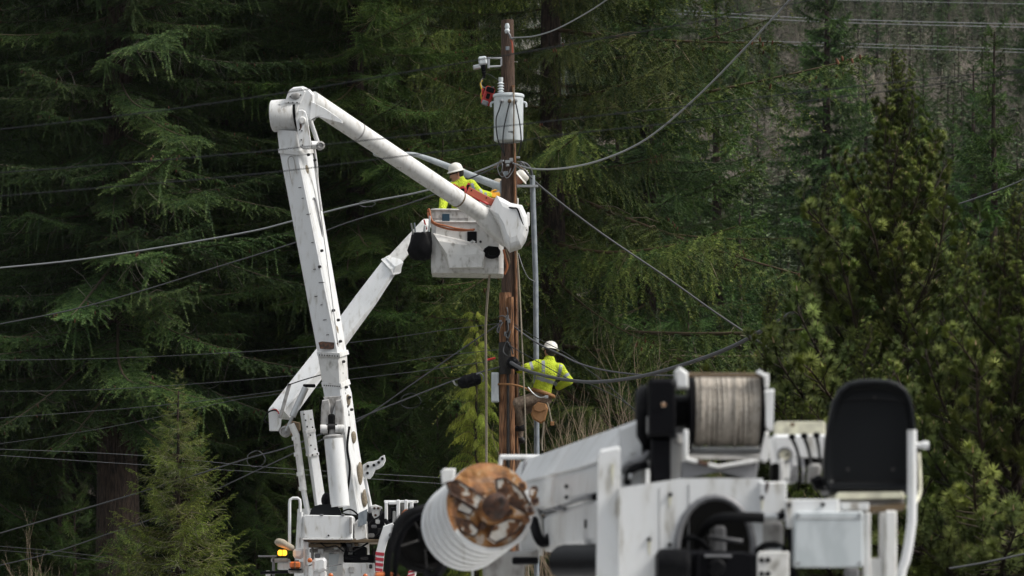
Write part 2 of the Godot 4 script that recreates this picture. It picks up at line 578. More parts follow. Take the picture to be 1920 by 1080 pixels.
# a pine limb, 2 m: forks into shoots that turn up, each with a brush of long needles and a pale bud
func pine_branch(sd: int) -> ArrayMesh:
	var r := RandomNumberGenerator.new()
	r.seed = sd
	var b := MB.new()
	var L := 2.0
	var axis := []
	var rad := []
	for i in 8:
		var t := i / 7.0
		axis.append(Vector3(L * t, L * (.06 * t + .16 * t * t), L * .05 * sin(t * 4.0 + sd)))
		rad.append(lerpf(.03, .008, t))
	b.col = Color(.05, .036, .03)
	b.tube(axis, rad, 5, false)
	var cv := curve(axis, 6)
	for i in 26:
		var t := .14 + .86 * (i + r.randf()) / 26.0
		var p: Vector3 = cv[mini(int(t * (cv.size() - 1)), cv.size() - 1)]
		var sl := r.randf_range(.15, .55) * (1.15 - .5 * t)
		var sd2 := Vector3(r.randf_range(.2, .9), r.randf_range(-.1, .55), r.randf_range(-1, 1)).normalized()
		var e := p + sd2 * sl * .7
		var up := (sd2 * .9 + Vector3.UP * r.randf_range(.2, 1.0)).normalized()
		var f := e + up * sl * .45
		b.col = Color(.05, .04, .03)
		b.tube([p, e, f], [.008, .006, .004], 4, false)
		var c := mixc(Color(.068, .095, .025), Color(.215, .255, .062), pow(r.randf(), 1.1))
		var sideA := up.cross(Vector3(.3, .1, .9)).normalized()
		var sideB := up.cross(sideA)
		for k in 170:
			var u := pow(r.randf(), .6)
			var q := e.lerp(f, u)
			var a := r.randf() * TAU
			var d := (up * r.randf_range(.0, 1.0) + (sideA * cos(a) + sideB * sin(a)) * r.randf_range(.5, 1.2)).normalized()
			b.col = c * r.randf_range(.7, 1.35)
			needle(b, q, d, d.cross(up).normalized(), r.randf_range(.06, .125), .0115)
		if r.randf() < .35:
			b.col = Color(.36, .26, .15)
			b.cyl(f, f + up * .06, .010, .003, 5)
	return b.mesh(Vector3.ZERO, true)

# a leafless crown of fine twigs, 1 m high
func twig_bush(sd: int, stems: int, spread: float, col: Color, forks := 3, thick := .012) -> ArrayMesh:
	var r := RandomNumberGenerator.new()
	r.seed = sd
	var b := MB.new()
	for i in stems:
		var a := r.randf() * TAU
		var d := Vector3(cos(a) * spread * r.randf(), 1, sin(a) * spread * r.randf()).normalized()
		b.col = col * r.randf_range(.7, 1.25)
		twig(b, r, Vector3(cos(a), 0, sin(a)) * .05, d, r.randf_range(.45, .75), thick, forks)
	return b.mesh(Vector3.ZERO, true)

func twig(b: MB, r: RandomNumberGenerator, p: Vector3, d: Vector3, l: float, w: float, forks: int) -> void:
	var mid := p + d * l * .5 + Vector3(r.randf_range(-.06, .06), 0, r.randf_range(-.06, .06)) * l
	var e := p + d * l + Vector3(r.randf_range(-.1, .1), r.randf_range(-.06, .04), r.randf_range(-.1, .1)) * l
	b.tube([p, mid, e], [w, w * .8, w * .5], 3, false)
	if forks <= 0:
		return
	for k in 3:
		var o: Vector3 = [mid, mid.lerp(e, .5), e][k]
		var nd := (d + Vector3(r.randf_range(-.7, .7), r.randf_range(-.15, .4), r.randf_range(-.7, .7))).normalized()
		twig(b, r, o, nd, l * r.randf_range(.4, .7), w * .55, forks - 1)

# a small far conifer, 1 m high: tiers of short drooping sprays round a stem
func small_conifer(sd: int) -> ArrayMesh:
	var r := RandomNumberGenerator.new()
	r.seed = sd
	var b := MB.new()
	b.col = Color(.05, .04, .03)
	b.tube([Vector3.ZERO, Vector3(0, 1, 0)], [.018, .003], 4, false)
	for i in 420:
		var t := pow(r.randf(), 1.3)
		var a := r.randf() * TAU
		var w := .26 * (1.0 - t) * r.randf_range(.35, 1.15) + .01
		var p := Vector3(cos(a) * w, t * .97 + .02 - w * .12, sin(a) * w)
		var d := Vector3(cos(a), r.randf_range(-.6, .3), sin(a)).normalized()
		b.col = mixc(Color(.055, .088, .048), Color(.14, .18, .088), r.randf()) * r.randf_range(.7, 1.25)
		needle(b, p, d, Vector3(-sin(a), r.randf_range(-.4, .4), cos(a)).normalized(), .055, .03)
	return b.mesh(Vector3.ZERO, true)

# a broad-leaved shrub, about 1 m across
func leaf_clump(sd: int, c0: Color, c1: Color, count: int, leaf: float) -> ArrayMesh:
	var r := RandomNumberGenerator.new()
	r.seed = sd
	var b := MB.new()
	for i in count:
		var p := Vector3(r.randfn(0, .25), r.randfn(.35, .22), r.randfn(0, .25))
		var d := (Vector3(p.x, .25, p.z) + Vector3(r.randf_range(-.5, .5), r.randf_range(-.6, .3), r.randf_range(-.5, .5))).normalized()
		var s := d.cross(Vector3(r.randf_range(-.4, .4), 1, r.randf_range(-.4, .4))).normalized()
		b.col = mixc(c0, c1, r.randf()) * r.randf_range(.7, 1.2)
		var l := leaf * r.randf_range(.6, 1.2)
		b.tri(p, p + d * l * .5 + s * l * .28, p + d * l)
		b.tri(p, p + d * l, p + d * l * .5 - s * l * .28)
	return b.mesh(Vector3.ZERO, true)

func build_sprays() -> void:
	var d0 := Color(.023, .050, .017)
	var d1 := Color(.082, .130, .036)
	var f := {"L": 3.0, "weep": .32, "hang": .25, "step": .026, "nl": .058, "nw": .0105, "c0": d0, "c1": d1, "tip": Color(.135, .175, .058), "sag": .12, "gap": .062, "fork": 4, "cones": 0}
	for i in 3:
		fir_sprays.append(fir_branch(10 + i, f.merged({"cones": [0, 9, 3][i], "sag": [.10, .14, .17][i]}, true)))
	for i in 4:
		spruce_sprays.append(fir_branch(40 + i, f.merged({"cones": [0, 7, 0, 4][i], "sag": [.06, .12, .16, .20][i], "fan": .235, "gap": .042, "nl": .050, "weep": .34, "hang": .12, "fork": 3, "c0": Color(.024, .050, .018), "c1": Color(.082, .130, .038), "tip": Color(.15, .185, .06)}, true)))
	for i in 3:
		droop_sprays.append(fir_branch(20 + i, f.merged({"weep": .75, "hang": 1.0, "sag": [.08, .13, .10][i], "gap": .07, "cones": [12, 0, 4][i], "c1": Color(.095, .125, .036), "tip": Color(.15, .175, .05)}, true)))
	for i in 3:
		hemlock_sprays.append(fir_branch(30 + i, {"L": 1.4, "weep": .8, "hang": .3, "step": .022, "nl": .036, "nw": .009, "c0": Color(.06, .075, .02), "c1": Color(.16, .18, .045), "tip": Color(.30, .32, .10), "sag": .20, "gap": .05, "fork": 4}))
	for i in 3:
		pine_sprays.append(pine_branch(50 + i))
		cedar_sprays.append(cedar_branch(60 + i))
	for i in 2:
		far_sprays.append(fir_branch(70 + i, f.merged({"weep": .4, "step": .08, "nl": .17, "nw": .045, "gap": .10, "fork": 3, "sag": .14}, true)))
	for i in 3:
		twig_shapes.append(twig_bush(80 + i, 9, .6, Color(.30, .23, .16), 4, .009))
	for i in 2:
		small_firs.append(small_conifer(95 + i))
	brush_shape = twig_bush(93, 14, 1.0, Color(.34, .30, .26), 3, .016)
	twig_shapes.append(twig_bush(90, 9, .8, Color(.20, .17, .14), 5, .0045))
	twig_shapes.append(twig_bush(91, 8, .7, Color(.17, .145, .12), 5, .005))

func gy(x: float, z: float) -> float:
	var d := -z - 92.0
	if d < 0.0:
		return 0.0
	return d * .20 * smoothstep(0.0, 45.0, d) + 1.6 * sin(x * .05 + 1.0) * smoothstep(0.0, 60.0, d) * sin(z * .04)

# many copies of one shape, as one part of a plant
func spread(called: String, shape: Mesh, mname: String, where: Array, cols: Array, parent: Node3D) -> void:
	if where.is_empty():
		return
	var mm := MultiMesh.new()
	mm.transform_format = MultiMesh.TRANSFORM_3D
	mm.use_colors = true
	mm.mesh = shape
	mm.instance_count = where.size()
	for i in where.size():
		mm.set_instance_transform(i, where[i])
		mm.set_instance_color(i, cols[i])
	shape.surface_set_material(0, M[mname])
	var o := MultiMeshInstance3D.new()
	o.name = called
	o.multimesh = mm
	o.set_meta("kind", "stuff")
	parent.add_child(o, true)

func trunk_shape(h: float, r0: float, lean: Vector2, rng: RandomNumberGenerator, top := .04) -> MB:
	var b := MB.new()
	var pts := []
	var rad := []
	for i in 14:
		var t := i / 13.0
		pts.append(Vector3(lean.x * h * t + rng.randf_range(-.03, .03) * r0 * 4.0, h * t - .4, lean.y * h * t))
		rad.append(lerpf(r0, top * r0 + .01, pow(t, .85)) * (1.0 + .35 * exp(-t * 14.0)))
	b.tube(pts, rad, 11, false)
	return b

# a conifer: o = {shapes, span, h, r0, low (crown start), reach, per_m, tint, up0, up1, flat}
func conifer(called: String, label: String, at: Vector3, o: Dictionary, sd: int, group := "") -> Node3D:
	var r := RandomNumberGenerator.new()
	r.seed = sd
	var root := thing(called, label, "tree", at, group)
	var h: float = o.h
	var lean: Vector2 = o.get("lean", Vector2.ZERO)
	var tb := trunk_shape(h, o.r0, lean, r)
	var tr := MeshInstance3D.new()
	tr.name = "trunk"
	tr.mesh = tb.mesh()
	tr.mesh.surface_set_material(0, M["bark"])
	root.add_child(tr, true)
	var shapes: Array = o.shapes
	var where := []
	var cols := []
	for s in shapes:
		where.append([])
		cols.append([])
	var low: float = o.low
	var n := int((h - low) * o.per_m)
	var az := r.randf() * TAU
	var tint: Color = o.tint
	for i in n:
		var t := (i + r.randf()) / n
		if o.get("sparse", 0.0) > r.randf() :
			continue
		var y := lerpf(low, h * .985, t)
		az += 2.399 + r.randf_range(-.5, .5)
		var prof: float = pow(1.0 - t, o.get("taper", .8)) * (.55 + .45 * smoothstep(0.0, .12, t + .05))
		var len: float = maxf(o.get("least", .35), o.reach * prof * r.randf_range(o.get("vary", .6), 1.15)) * (1.0 + o.get("stretch", 0.0) * cos(az))
		var el := deg_to_rad(lerpf(o.up0, o.up1, t) + r.randf_range(-16, 16))
		var dx := Vector3(cos(az) * cos(el), sin(el), sin(az) * cos(el))
		var dz := dx.cross(Vector3.UP).normalized()
		var dy := dz.cross(dx).normalized()
		var bs := Basis(dx, dy, dz).rotated(dx, r.randf_range(-.25, .25))
		var k := len / (o.span as float)
		var lat: float = o.get("wide", 1.0) * pow(1.0 / maxf(k, .3), .35)
		var w := r.randi() % shapes.size()
		where[w].append(Transform3D(Basis(bs.x * k, bs.y * k * lat, bs.z * k * lat), Vector3(lean.x * y, y, lean.y * y) + dx * .05))
		var br := r.randf_range(.6, 1.35)
		cols[w].append(Color(tint.r * br * r.randf_range(.93, 1.1), tint.g * br, tint.b * br * r.randf_range(.9, 1.1)))
	for s in shapes.size():
		spread("crown", shapes[s], "foliage", where[s], cols[s], root)
	return root

# ------------------------------------------------------------------ small shape helpers
# outline given as x, y, x, y ... at one distance
func Q(a: Array, d: float) -> Array:
	var out := []
	for i in range(0, a.size(), 2):
		out.append(P(a[i], a[i + 1], d))
	return out

# outline with its own distance for each point: x, y, d, ...
func Q3(a: Array) -> Array:
	var out := []
	for i in range(0, a.size(), 3):
		out.append(P(a[i], a[i + 1], a[i + 2]))
	return out

# upright box: front face spans x0..x1, y0..y1 at distance d, dep metres deep
func pbox(b: MB, x0: float, y0: float, x1: float, y1: float, d: float, dep: float, bev := .012) -> void:
	var c := P((x0 + x1) * .5, (y0 + y1) * .5, d)
	b.box(c + Vector3(0, 0, -dep * .5), Vector3(S(absf(x1 - x0), d), S(absf(y1 - y0), d), dep), bev)

func bx(x0: float, y0: float, x1: float, y1: float, d: float, dep: float, bev := .012) -> MB:
	var b := MB.new()
	pbox(b, x0, y0, x1, y1, d, dep, bev)
	return b

# plate: outline at distance d, dep metres thick, with a chamfered front edge
func plate(a: Array, d: float, dep: float, cut := .0) -> MB:
	var b := MB.new()
	var o := Q(a, d)
	if cut <= 0.0:
		b.prism(o, Vector3(0, 0, -dep))
		return b
	var m := Vector3.ZERO
	for p in o:
		m += p
	m /= float(o.size())
	var f := []
	var s := []
	var k := []
	for p in o:
		f.append(p + (m - p).limit_length(cut))
		s.append(p + Vector3(0, 0, -cut))
		k.append(p + Vector3(0, 0, -dep))
	b.loft([f, s, k])
	return b

func pipe(a: Array, r: float, sides := 8, smooth := true) -> MB:
	var b := MB.new()
	var pts := Q3(a)
	b.tube(curve(pts, 6) if smooth and pts.size() > 2 else pts, r, sides)
	return b

func rod(a: Vector3, c: Vector3, r: float, r2 := -1.0, sides := 14) -> MB:
	var b := MB.new()
	b.cyl(a, c, r, r2, sides)
	return b

# a run of bolt heads as one part; places in pictures of x, y, d
func bolts(called: String, a: Array, r: float, m: String, parent: Node3D, axis := Vector3(0, 0, 1)) -> void:
	var b := MB.new()
	for p in Q3(a):
		b.lathe(p, axis, [Vector2(0, r * .8), Vector2(r * .8, r * .7), Vector2(r, 0), Vector2(r, -r)], 6)
	var o := part(called, b, m, parent)
	if a.size() > 3:
		o.set_meta("kind", "stuff")

func wheel(parent: Node3D, c: Vector3, axis: Vector3, r: float, w: float) -> void:
	var b := MB.new()
	b.lathe(c, axis, [Vector2(r * .55, -w * .5), Vector2(r * .93, -w * .5), Vector2(r, -w * .35), Vector2(r, w * .35), Vector2(r * .93, w * .5), Vector2(r * .55, w * .5)], 28)
	var wh := part("wheel", b, "rubber", parent)
	b = MB.new()
	b.lathe(c, axis, [Vector2(0, -w * .2), Vector2(r * .3, -w * .2), Vector2(r * .55, -w * .48), Vector2(r * .56, w * .48), Vector2(r * .3, w * .2), Vector2(0, w * .2)], 24)
	part("rim", b, "white", wh)

# running gear and bed under a utility truck; f points to the cab
func chassis(t: Node3D, at: Vector3, f: Vector3, back: float, front: float) -> void:
	var s := f.cross(Vector3.UP).normalized()
	var bs := Basis(f, Vector3.UP, s)
	var b := MB.new()
	for k in [-1.0, 1.0]:
		b.box(at + f * (front - back) * .5 + s * .42 * k + Vector3(0, .82, 0), Vector3(front + back, .26, .10), .015, bs)
	part("chassis_rail", b, "black_matt", t)
	b = MB.new()
	b.box(at + f * (front - back) * .5 - f * 1.0 + Vector3(0, 1.06, 0), Vector3(front + back - 2.2, .14, 2.3), .02, bs)
	part("bed", b, "white_worn", t)
	for k in [-1.0, 1.0]:
		b = MB.new()
		b.box(at + f * (front - back) * .5 - f * 1.0 + s * 1.0 * k + Vector3(0, 1.42, 0), Vector3(front + back - 2.4, .56, .42), .03, bs)
		part("tool_cabinet", b, "white", t)
		for e in [-back + .9, -back + 2.2, front - .9]:
			wheel(t, at + f * e + s * .98 * k + Vector3(0, .5, 0), s, .5, .3)
	b = MB.new()
	b.box(at + f * (front - .7) + Vector3(0, 1.45, 0), Vector3(1.7, 1.3, 2.2), .12, bs)
	part("cab", b, "white", t)

func ground_at(px: float, d: float) -> Vector3:
	var x := (px - 960.0) * d / K
	return Vector3(x, gy(x, -d), -d)

func make_setting() -> void:
	var b := MB.new()
	b.quado(Vector3(-900, 0, 300), Vector3(900, 0, 300), Vector3(900, 0, -92), Vector3(-900, 0, -92), Vector3.UP)
	setting("ground", b, "ground")
	b = MB.new()
	var rows := []
	for j in 62:
		var z := -92.0 - 8.0 * j
		var row := []
		for i in 75:
			var x := -296.0 + 8.0 * i
			row.append(Vector3(x, gy(x, z), z))
		rows.append(row)
	b.skin(rows, false, false)
	setting("hillside", b, "hill_ground")
	b = MB.new()
	var y := .004
	b.quado(Vector3(-60, y, 40), Vector3(60, y, 40), Vector3(60, y, -56), Vector3(-60, y, -56), Vector3.UP)
	setting("road", b, "asphalt")
	b = MB.new()
	b.quado(Vector3(-60, .008, -54.9), Vector3(60, .008, -54.9), Vector3(60, .008, -55.05), Vector3(-60, .008, -55.05), Vector3.UP)
	setting("road_edge_line", b, "road_paint")

func make_forest() -> void:
	var fir := {"shapes": fir_sprays, "span": 3.0, "h": 31.0, "r0": .36, "low": 4.0, "reach": 5.0, "per_m": 13.5, "vary": .38, "wide": 1.1, "tint": Color(1, 1, 1), "up0": -18.0, "up1": 40.0}
	var mk := func(px, d, over, label, sd): conifer("fir_tree", label, ground_at(px, d), fir.merged(over, true), sd)
	# the row of tall trees just behind the pole
	mk.call(222, 71.0, {"shapes": spruce_sprays, "per_m": 23.0, "vary": .28, "low": 5.8, "reach": 4.2, "r0": .46, "tint": Color(.95, 1.0, 1.02)}, "largest dark fir at far left with a bare reddish trunk below its crown", 101)
	mk.call(-70, 74.0, {"shapes": spruce_sprays, "per_m": 23.0, "vary": .28, "reach": 3.9, "low": 3.5, "tint": Color(.9, .98, 1.0)}, "dark fir cut by the left edge of the picture", 102)
	mk.call(430, 79.0, {"shapes": spruce_sprays, "per_m": 23.0, "vary": .28, "low": 2.5, "reach": 3.8, "tint": Color(1.05, 1.15, 1.0)}, "fir behind the elbow of the bucket truck boom, left of it", 103)
	mk.call(668, 77.0, {"shapes": spruce_sprays, "per_m": 23.0, "vary": .28, "low": 5.5, "reach": 3.8, "r0": .3, "tint": Color(1.3, 1.35, 1.0)}, "bright green fir with a thin trunk showing right of the lower boom", 104)
	mk.call(765, 81.0, {"shapes": droop_sprays, "low": 5.0, "reach": 4.2, "r0": .36, "tint": Color(1.3, 1.3, .95)}, "tall fir behind the upper boom with its trunk showing above it", 105)
	mk.call(885, 85.0, {"shapes": droop_sprays, "low": 3.0, "reach": 4.6, "tint": Color(1.0, 1.1, .9)}, "fir behind the grey transformer", 106)
	mk.call(1036, 72.0, {"low": 5.0, "reach": 5.4, "r0": .34, "per_m": 8.0, "shapes": droop_sprays, "tint": Color(1.2, 1.15, .95), "stretch": .42}, "fir right of the pole whose long boughs reach out over the wire", 107)
	mk.call(1215, 86.0, {"low": 2.0, "reach": 4.4, "h": 24.0, "tint": Color(.85, .98, .9)}, "dark fir between the conduit mast and the pines", 108)
	mk.call(560, 88.0, {"shapes": spruce_sprays, "per_m": 23.0, "vary": .28, "low": 2.0, "reach": 3.8, "tint": Color(1.1, 1.2, 1.05)}, "fir seen between the two booms of the bucket truck", 109)
	mk.call(110, 88.0, {"shapes": spruce_sprays, "per_m": 23.0, "vary": .28, "reach": 3.9, "low": 2.0, "tint": Color(.9, 1.0, 1.0)}, "fir filling the shade left of the bare reddish trunk", 110)
	mk.call(330, 92.0, {"shapes": spruce_sprays, "per_m": 23.0, "vary": .28, "reach": 3.9, "low": 2.0, "tint": Color(.95, 1.05, 1.0)}, "fir in the shade right of the bare reddish trunk", 111)
	mk.call(20, 82.0, {"shapes": spruce_sprays, "per_m": 23.0, "vary": .28, "reach": 3.7, "low": 2.0, "tint": Color(.92, 1.0, 1.0)}, "spruce at far left standing a little behind its neighbours", 112)
	mk.call(345, 77.0, {"shapes": spruce_sprays, "per_m": 23.0, "vary": .28, "reach": 3.7, "low": 6.5, "r0": .24, "tint": Color(1.0, 1.08, .98)}, "slim spruce whose crown shows above the small hemlock", 113)
	mk.call(520, 92.0, {"shapes": spruce_sprays, "per_m": 23.0, "vary": .28, "reach": 3.7, "low": 2.0, "tint": Color(1.05, 1.15, 1.0)}, "spruce far behind the boom elbow", 114)
	mk.call(130, 80.0, {"shapes": spruce_sprays, "per_m": 23.0, "vary": .28, "reach": 3.7, "low": 6.0, "r0": .26, "tint": Color(.95, 1.02, 1.0)}, "slim spruce between the bare trunk and the left edge", 115)
	mk.call(610, 84.0, {"shapes": spruce_sprays, "per_m": 23.0, "vary": .28, "reach": 3.7, "low": 3.0, "tint": Color(1.2, 1.3, 1.05)}, "light green spruce behind the upper boom root", 116)
	# younger trees of the understory
	var young := {"shapes": spruce_sprays, "low": .6, "h": 9.0, "r0": .10, "reach": 2.3, "per_m": 26.0, "up0": -8.0, "up1": 50.0}
	var yl := [[60, 73.0, 6.0, "young dark fir at the lower left corner"], [140, 69.0, 4.2, "low fir in front of the bare reddish trunk"], [480, 72.0, 4.6, "young fir behind the bucket truck handrail"], [560, 70.0, 5.6, "young fir behind the thin lift arm of the far truck"],
		[700, 70.0, 4.5, "young fir behind the boom rest claw"], [745, 76.0, 9.5, "young fir standing between bucket and lower boom"], [820, 73.0, 6.2, "young fir right under the bucket"], [600, 82.0, 12.5, "slender young fir whose tip shows beside the boom elbow"],
		[830, 79.0, 12.2, "pale tipped young fir above the street lamp arm"], [1090, 70.0, 5.0, "young fir behind the lineman on the pole"], [1150, 76.0, 8.0, "young fir between the pole and the digger winch"], [1290, 80.0, 8.6, "young fir below the long boughs at right"], [240, 68.0, 3.2, "shortest young fir at the foot of the bare trunk"]]
	for i in yl.size():
		var e: Array = yl[i]
		conifer("young_fir_tree", e[3], ground_at(e[0], e[1]), fir.merged(young.merged({"h": e[2], "reach": 1.1 + (e[2] as float) * .16, "tint": Color(1.0, 1.1, .85) if i % 3 else Color(1.25, 1.3, .95)}, true), true), 150 + i)
	# yellow-green hemlock in front of the wood and the weeping yellow cedar by the stub pole
	conifer("hemlock_tree", "small yellow-green hemlock with drooping tip at lower left", ground_at(334, 63.0), {"shapes": hemlock_sprays, "span": 1.4, "h": 5.95, "r0": .09, "low": .3, "reach": 2.05, "per_m": 46.0, "tint": Color(1.45, 1.6, 1.25), "up0": -6.0, "up1": 30.0, "taper": .95, "least": .12}, 130)
	conifer("weeping_cedar_tree", "narrow weeping cedar with bright yellow-green curtains left of the poles", ground_at(893, 64.0), {"shapes": cedar_sprays, "span": 1.0, "h": 7.0, "r0": .07, "low": .6, "reach": .68, "per_m": 26.0, "tint": Color(1, 1, 1), "up0": 5.0, "up1": 20.0, "taper": .55, "least": .16}, 131)
	# pines at right, nearer than the pole
	var pine := {"shapes": pine_sprays, "span": 2.0, "h": 7.3, "r0": .11, "low": 1.0, "reach": 1.7, "per_m": 27.0, "tint": Color(1, 1, 1), "up0": 0.0, "up1": 62.0, "taper": .78, "least": .3}
	var pl := [[1683, 38.0, 7.25, 2.7, "tallest pine at right with its tip before the bare hillside"], [1550, 40.0, 6.2, 1.9, "slimmer pine left of the tallest one"], [1905, 33.0, 5.3, 2.1, "pine cut by the right edge of the picture"], [1445, 42.0, 5.2, 1.5, "leftmost pine where the grey cable ends"],
		[1800, 36.0, 5.2, 2.0, "bushy pine behind the handrail of the operator seat"], [1620, 35.0, 4.3, 1.7, "low pine behind the operator seat"], [1490, 36.5, 3.7, 1.4, "shortest pine just right of the winch drum"]]
	for i in pl.size():
		var e: Array = pl[i]
		conifer("pine_tree", e[4], ground_at(e[0], e[1]), pine.merged({"h": e[2], "reach": e[3]}, true), 170 + i)
	# the hillside behind
	var r := RandomNumberGenerator.new()
	r.seed = 77
	var far := fir.merged({"shapes": far_sprays, "low": 1.5, "per_m": 9.0, "reach": 3.6}, true)
	var protos := []
	for i in 4:
		var q := conifer("hillside_fir_tree", "dark fir on the wooded hillside behind the crews", ground_at(600 + 200 * i, 118.0), far.merged({"h": [17.0, 22.0, 19.0, 14.0][i], "reach": [3.2, 4.0, 3.6, 2.8][i], "tint": [Color(1.15, 1.35, 1.35), Color(1.25, 1.4, 1.3), Color(1.4, 1.5, 1.2), Color(1.15, 1.35, 1.4)][i]}, true), 200 + i, "firs on the hillside")
		protos.append(q)
	var k := 0
	for row in [[104.0, 150.0, .1], [122.0, 170.0, .12], [145.0, 150.0, .15], [170.0, 100.0, .2], [200.0, 80.0, .25], [235.0, 70.0, .3], [275.0, 62.0, .3], [320.0, 58.0, .35], [370.0, 55.0, .35], [430.0, 52.0, .4], [495.0, 50.0, .4]]:
		var x := -300.0 if (row[0] as float) < 150.0 else 1150.0
		while x < 2150.0:
			x += (row[1] as float) * r.randf_range(.55, 1.5)
			var d: float = row[0] + r.randf_range(-8, 14)
			var gap: float = row[2] if x > 1250 else .05
			if r.randf() < gap:
				continue
			k += 1
			var p: Node3D = protos[k % 4]
			var o := p
			if k >= 4:
				o = p.duplicate()
				o.name = numbered("hillside_fir_tree")
				add_child(o)
			o.position = ground_at(x, d)
			o.rotation.y = r.randf() * TAU
			var s := r.randf_range(.55, 1.0) if d < 150.0 else r.randf_range(.34, .66)
			o.scale = Vector3(s, s, s)
	var bare := []
	for i in 2:
		var bb := thing("bare_tree", "leafless grey-brown tree among the firs of the hillside", "tree", ground_at(1500, 200), "leafless trees on the hillside")
		var m := MeshInstance3D.new()
		m.name = "branches"
		m.mesh = twig_shapes[3 + i]
		m.mesh.surface_set_material(0, M["twigs"])
		m.scale = Vector3(5.5, 5.0, 5.5)
		bb.add_child(m)
		bare.append(bb)
	for i in 190:
		var o: Node3D = bare[i % 2]
		if i > 1:
			o = o.duplicate()
			o.name = numbered("bare_tree")
			add_child(o)
		var d := r.randf_range(180, 500)
		if i > 160:
			d = r.randf_range(92, 101)
		o.position = ground_at(r.randf_range(1200, 2050) if i <= 160 else r.randf_range(-60, 1250), d)
		o.rotation.y = r.randf() * TAU
		var s := r.randf_range(.7, 1.25)
		o.scale = Vector3(s, s, s)
	# brush and young wood that cover the slope
	var patch := FastNoiseLite.new()
	patch.seed = 4
	patch.frequency = .022
	var spots := [[], [], []]
	var tints := [[], [], []]
	for i in 5200:
		var d := sqrt(r.randf_range(150.0 * 150.0, 545.0 * 545.0))
		var g := ground_at(r.randf_range(1080, 2120), d)
		var woody := patch.get_noise_2d(g.x, g.z * .6)  > .16 and r.randf() < .7
		var k2 := 0 if woody else 1 + i % 2
		var h := r.randf_range(1.4, 3.4) if woody else r.randf_range(2.0, 6.5)
		spots[k2].append(Transform3D(Basis(Vector3.UP, r.randf() * TAU).scaled(Vector3(h * (1.0 if woody else 1.25), h, h * (1.0 if woody else 1.25))), g))
		var v := r.randf_range(.4, 1.5) if woody else r.randf_range(.55, 1.3)
		tints[k2].append(Color(v, v * r.randf_range(.92, 1.06), v * r.randf_range(.85, 1.05)))
	for q in 3:
		var host := Node3D.new()
		host.name = ["hillside_brush", "hillside_thicket", "hillside_thicket_001"][q]
		add_child(host)
		tag(host, ["grey-tan leafless brush in patches on the far slope", "green mass of far small conifers on the slope", "green mass of far slender conifers between the brush"][q], "brush" if q == 0 else "wood", "", "stuff")
		spread("twigs" if q == 0 else "crowns", brush_shape if q == 0 else small_firs[q - 1], "twigs" if q == 0 else "foliage", spots[q], tints[q], host)
	# leafless shrubs near the pole
	var sl := [[1128, 66.0, 6.1, "leafless tan shrub right of the lineman"], [1072, 62.5, 4.7, "bare twiggy shrub at the foot of the conduit mast"], [70, 66.0, 3.0, "pale leafless twigs in the lower left corner"], [1235, 68.0, 5.7, "leafless shrub behind the digger winch"], [1180, 64.0, 5.2, "low bare shrub behind the digger boom"]]
	for i in sl.size():
		var e: Array = sl[i]
		var sh := thing("bare_shrub", e[3], "shrub", ground_at(e[0], e[1]))
		for q in 2:
			var m := MeshInstance3D.new()
			m.name = "twigs"
			m.mesh = twig_shapes[(i + q) % 3]
			m.mesh.surface_set_material(0, M["twigs"])
			var hh: float = e[2]
			m.scale = Vector3(hh * .5, hh / 1.25, hh * .5) * (1.0 - .2 * q)
			m.rotation.y = i * 1.3 + q * 2.1
			sh.add_child(m, true)

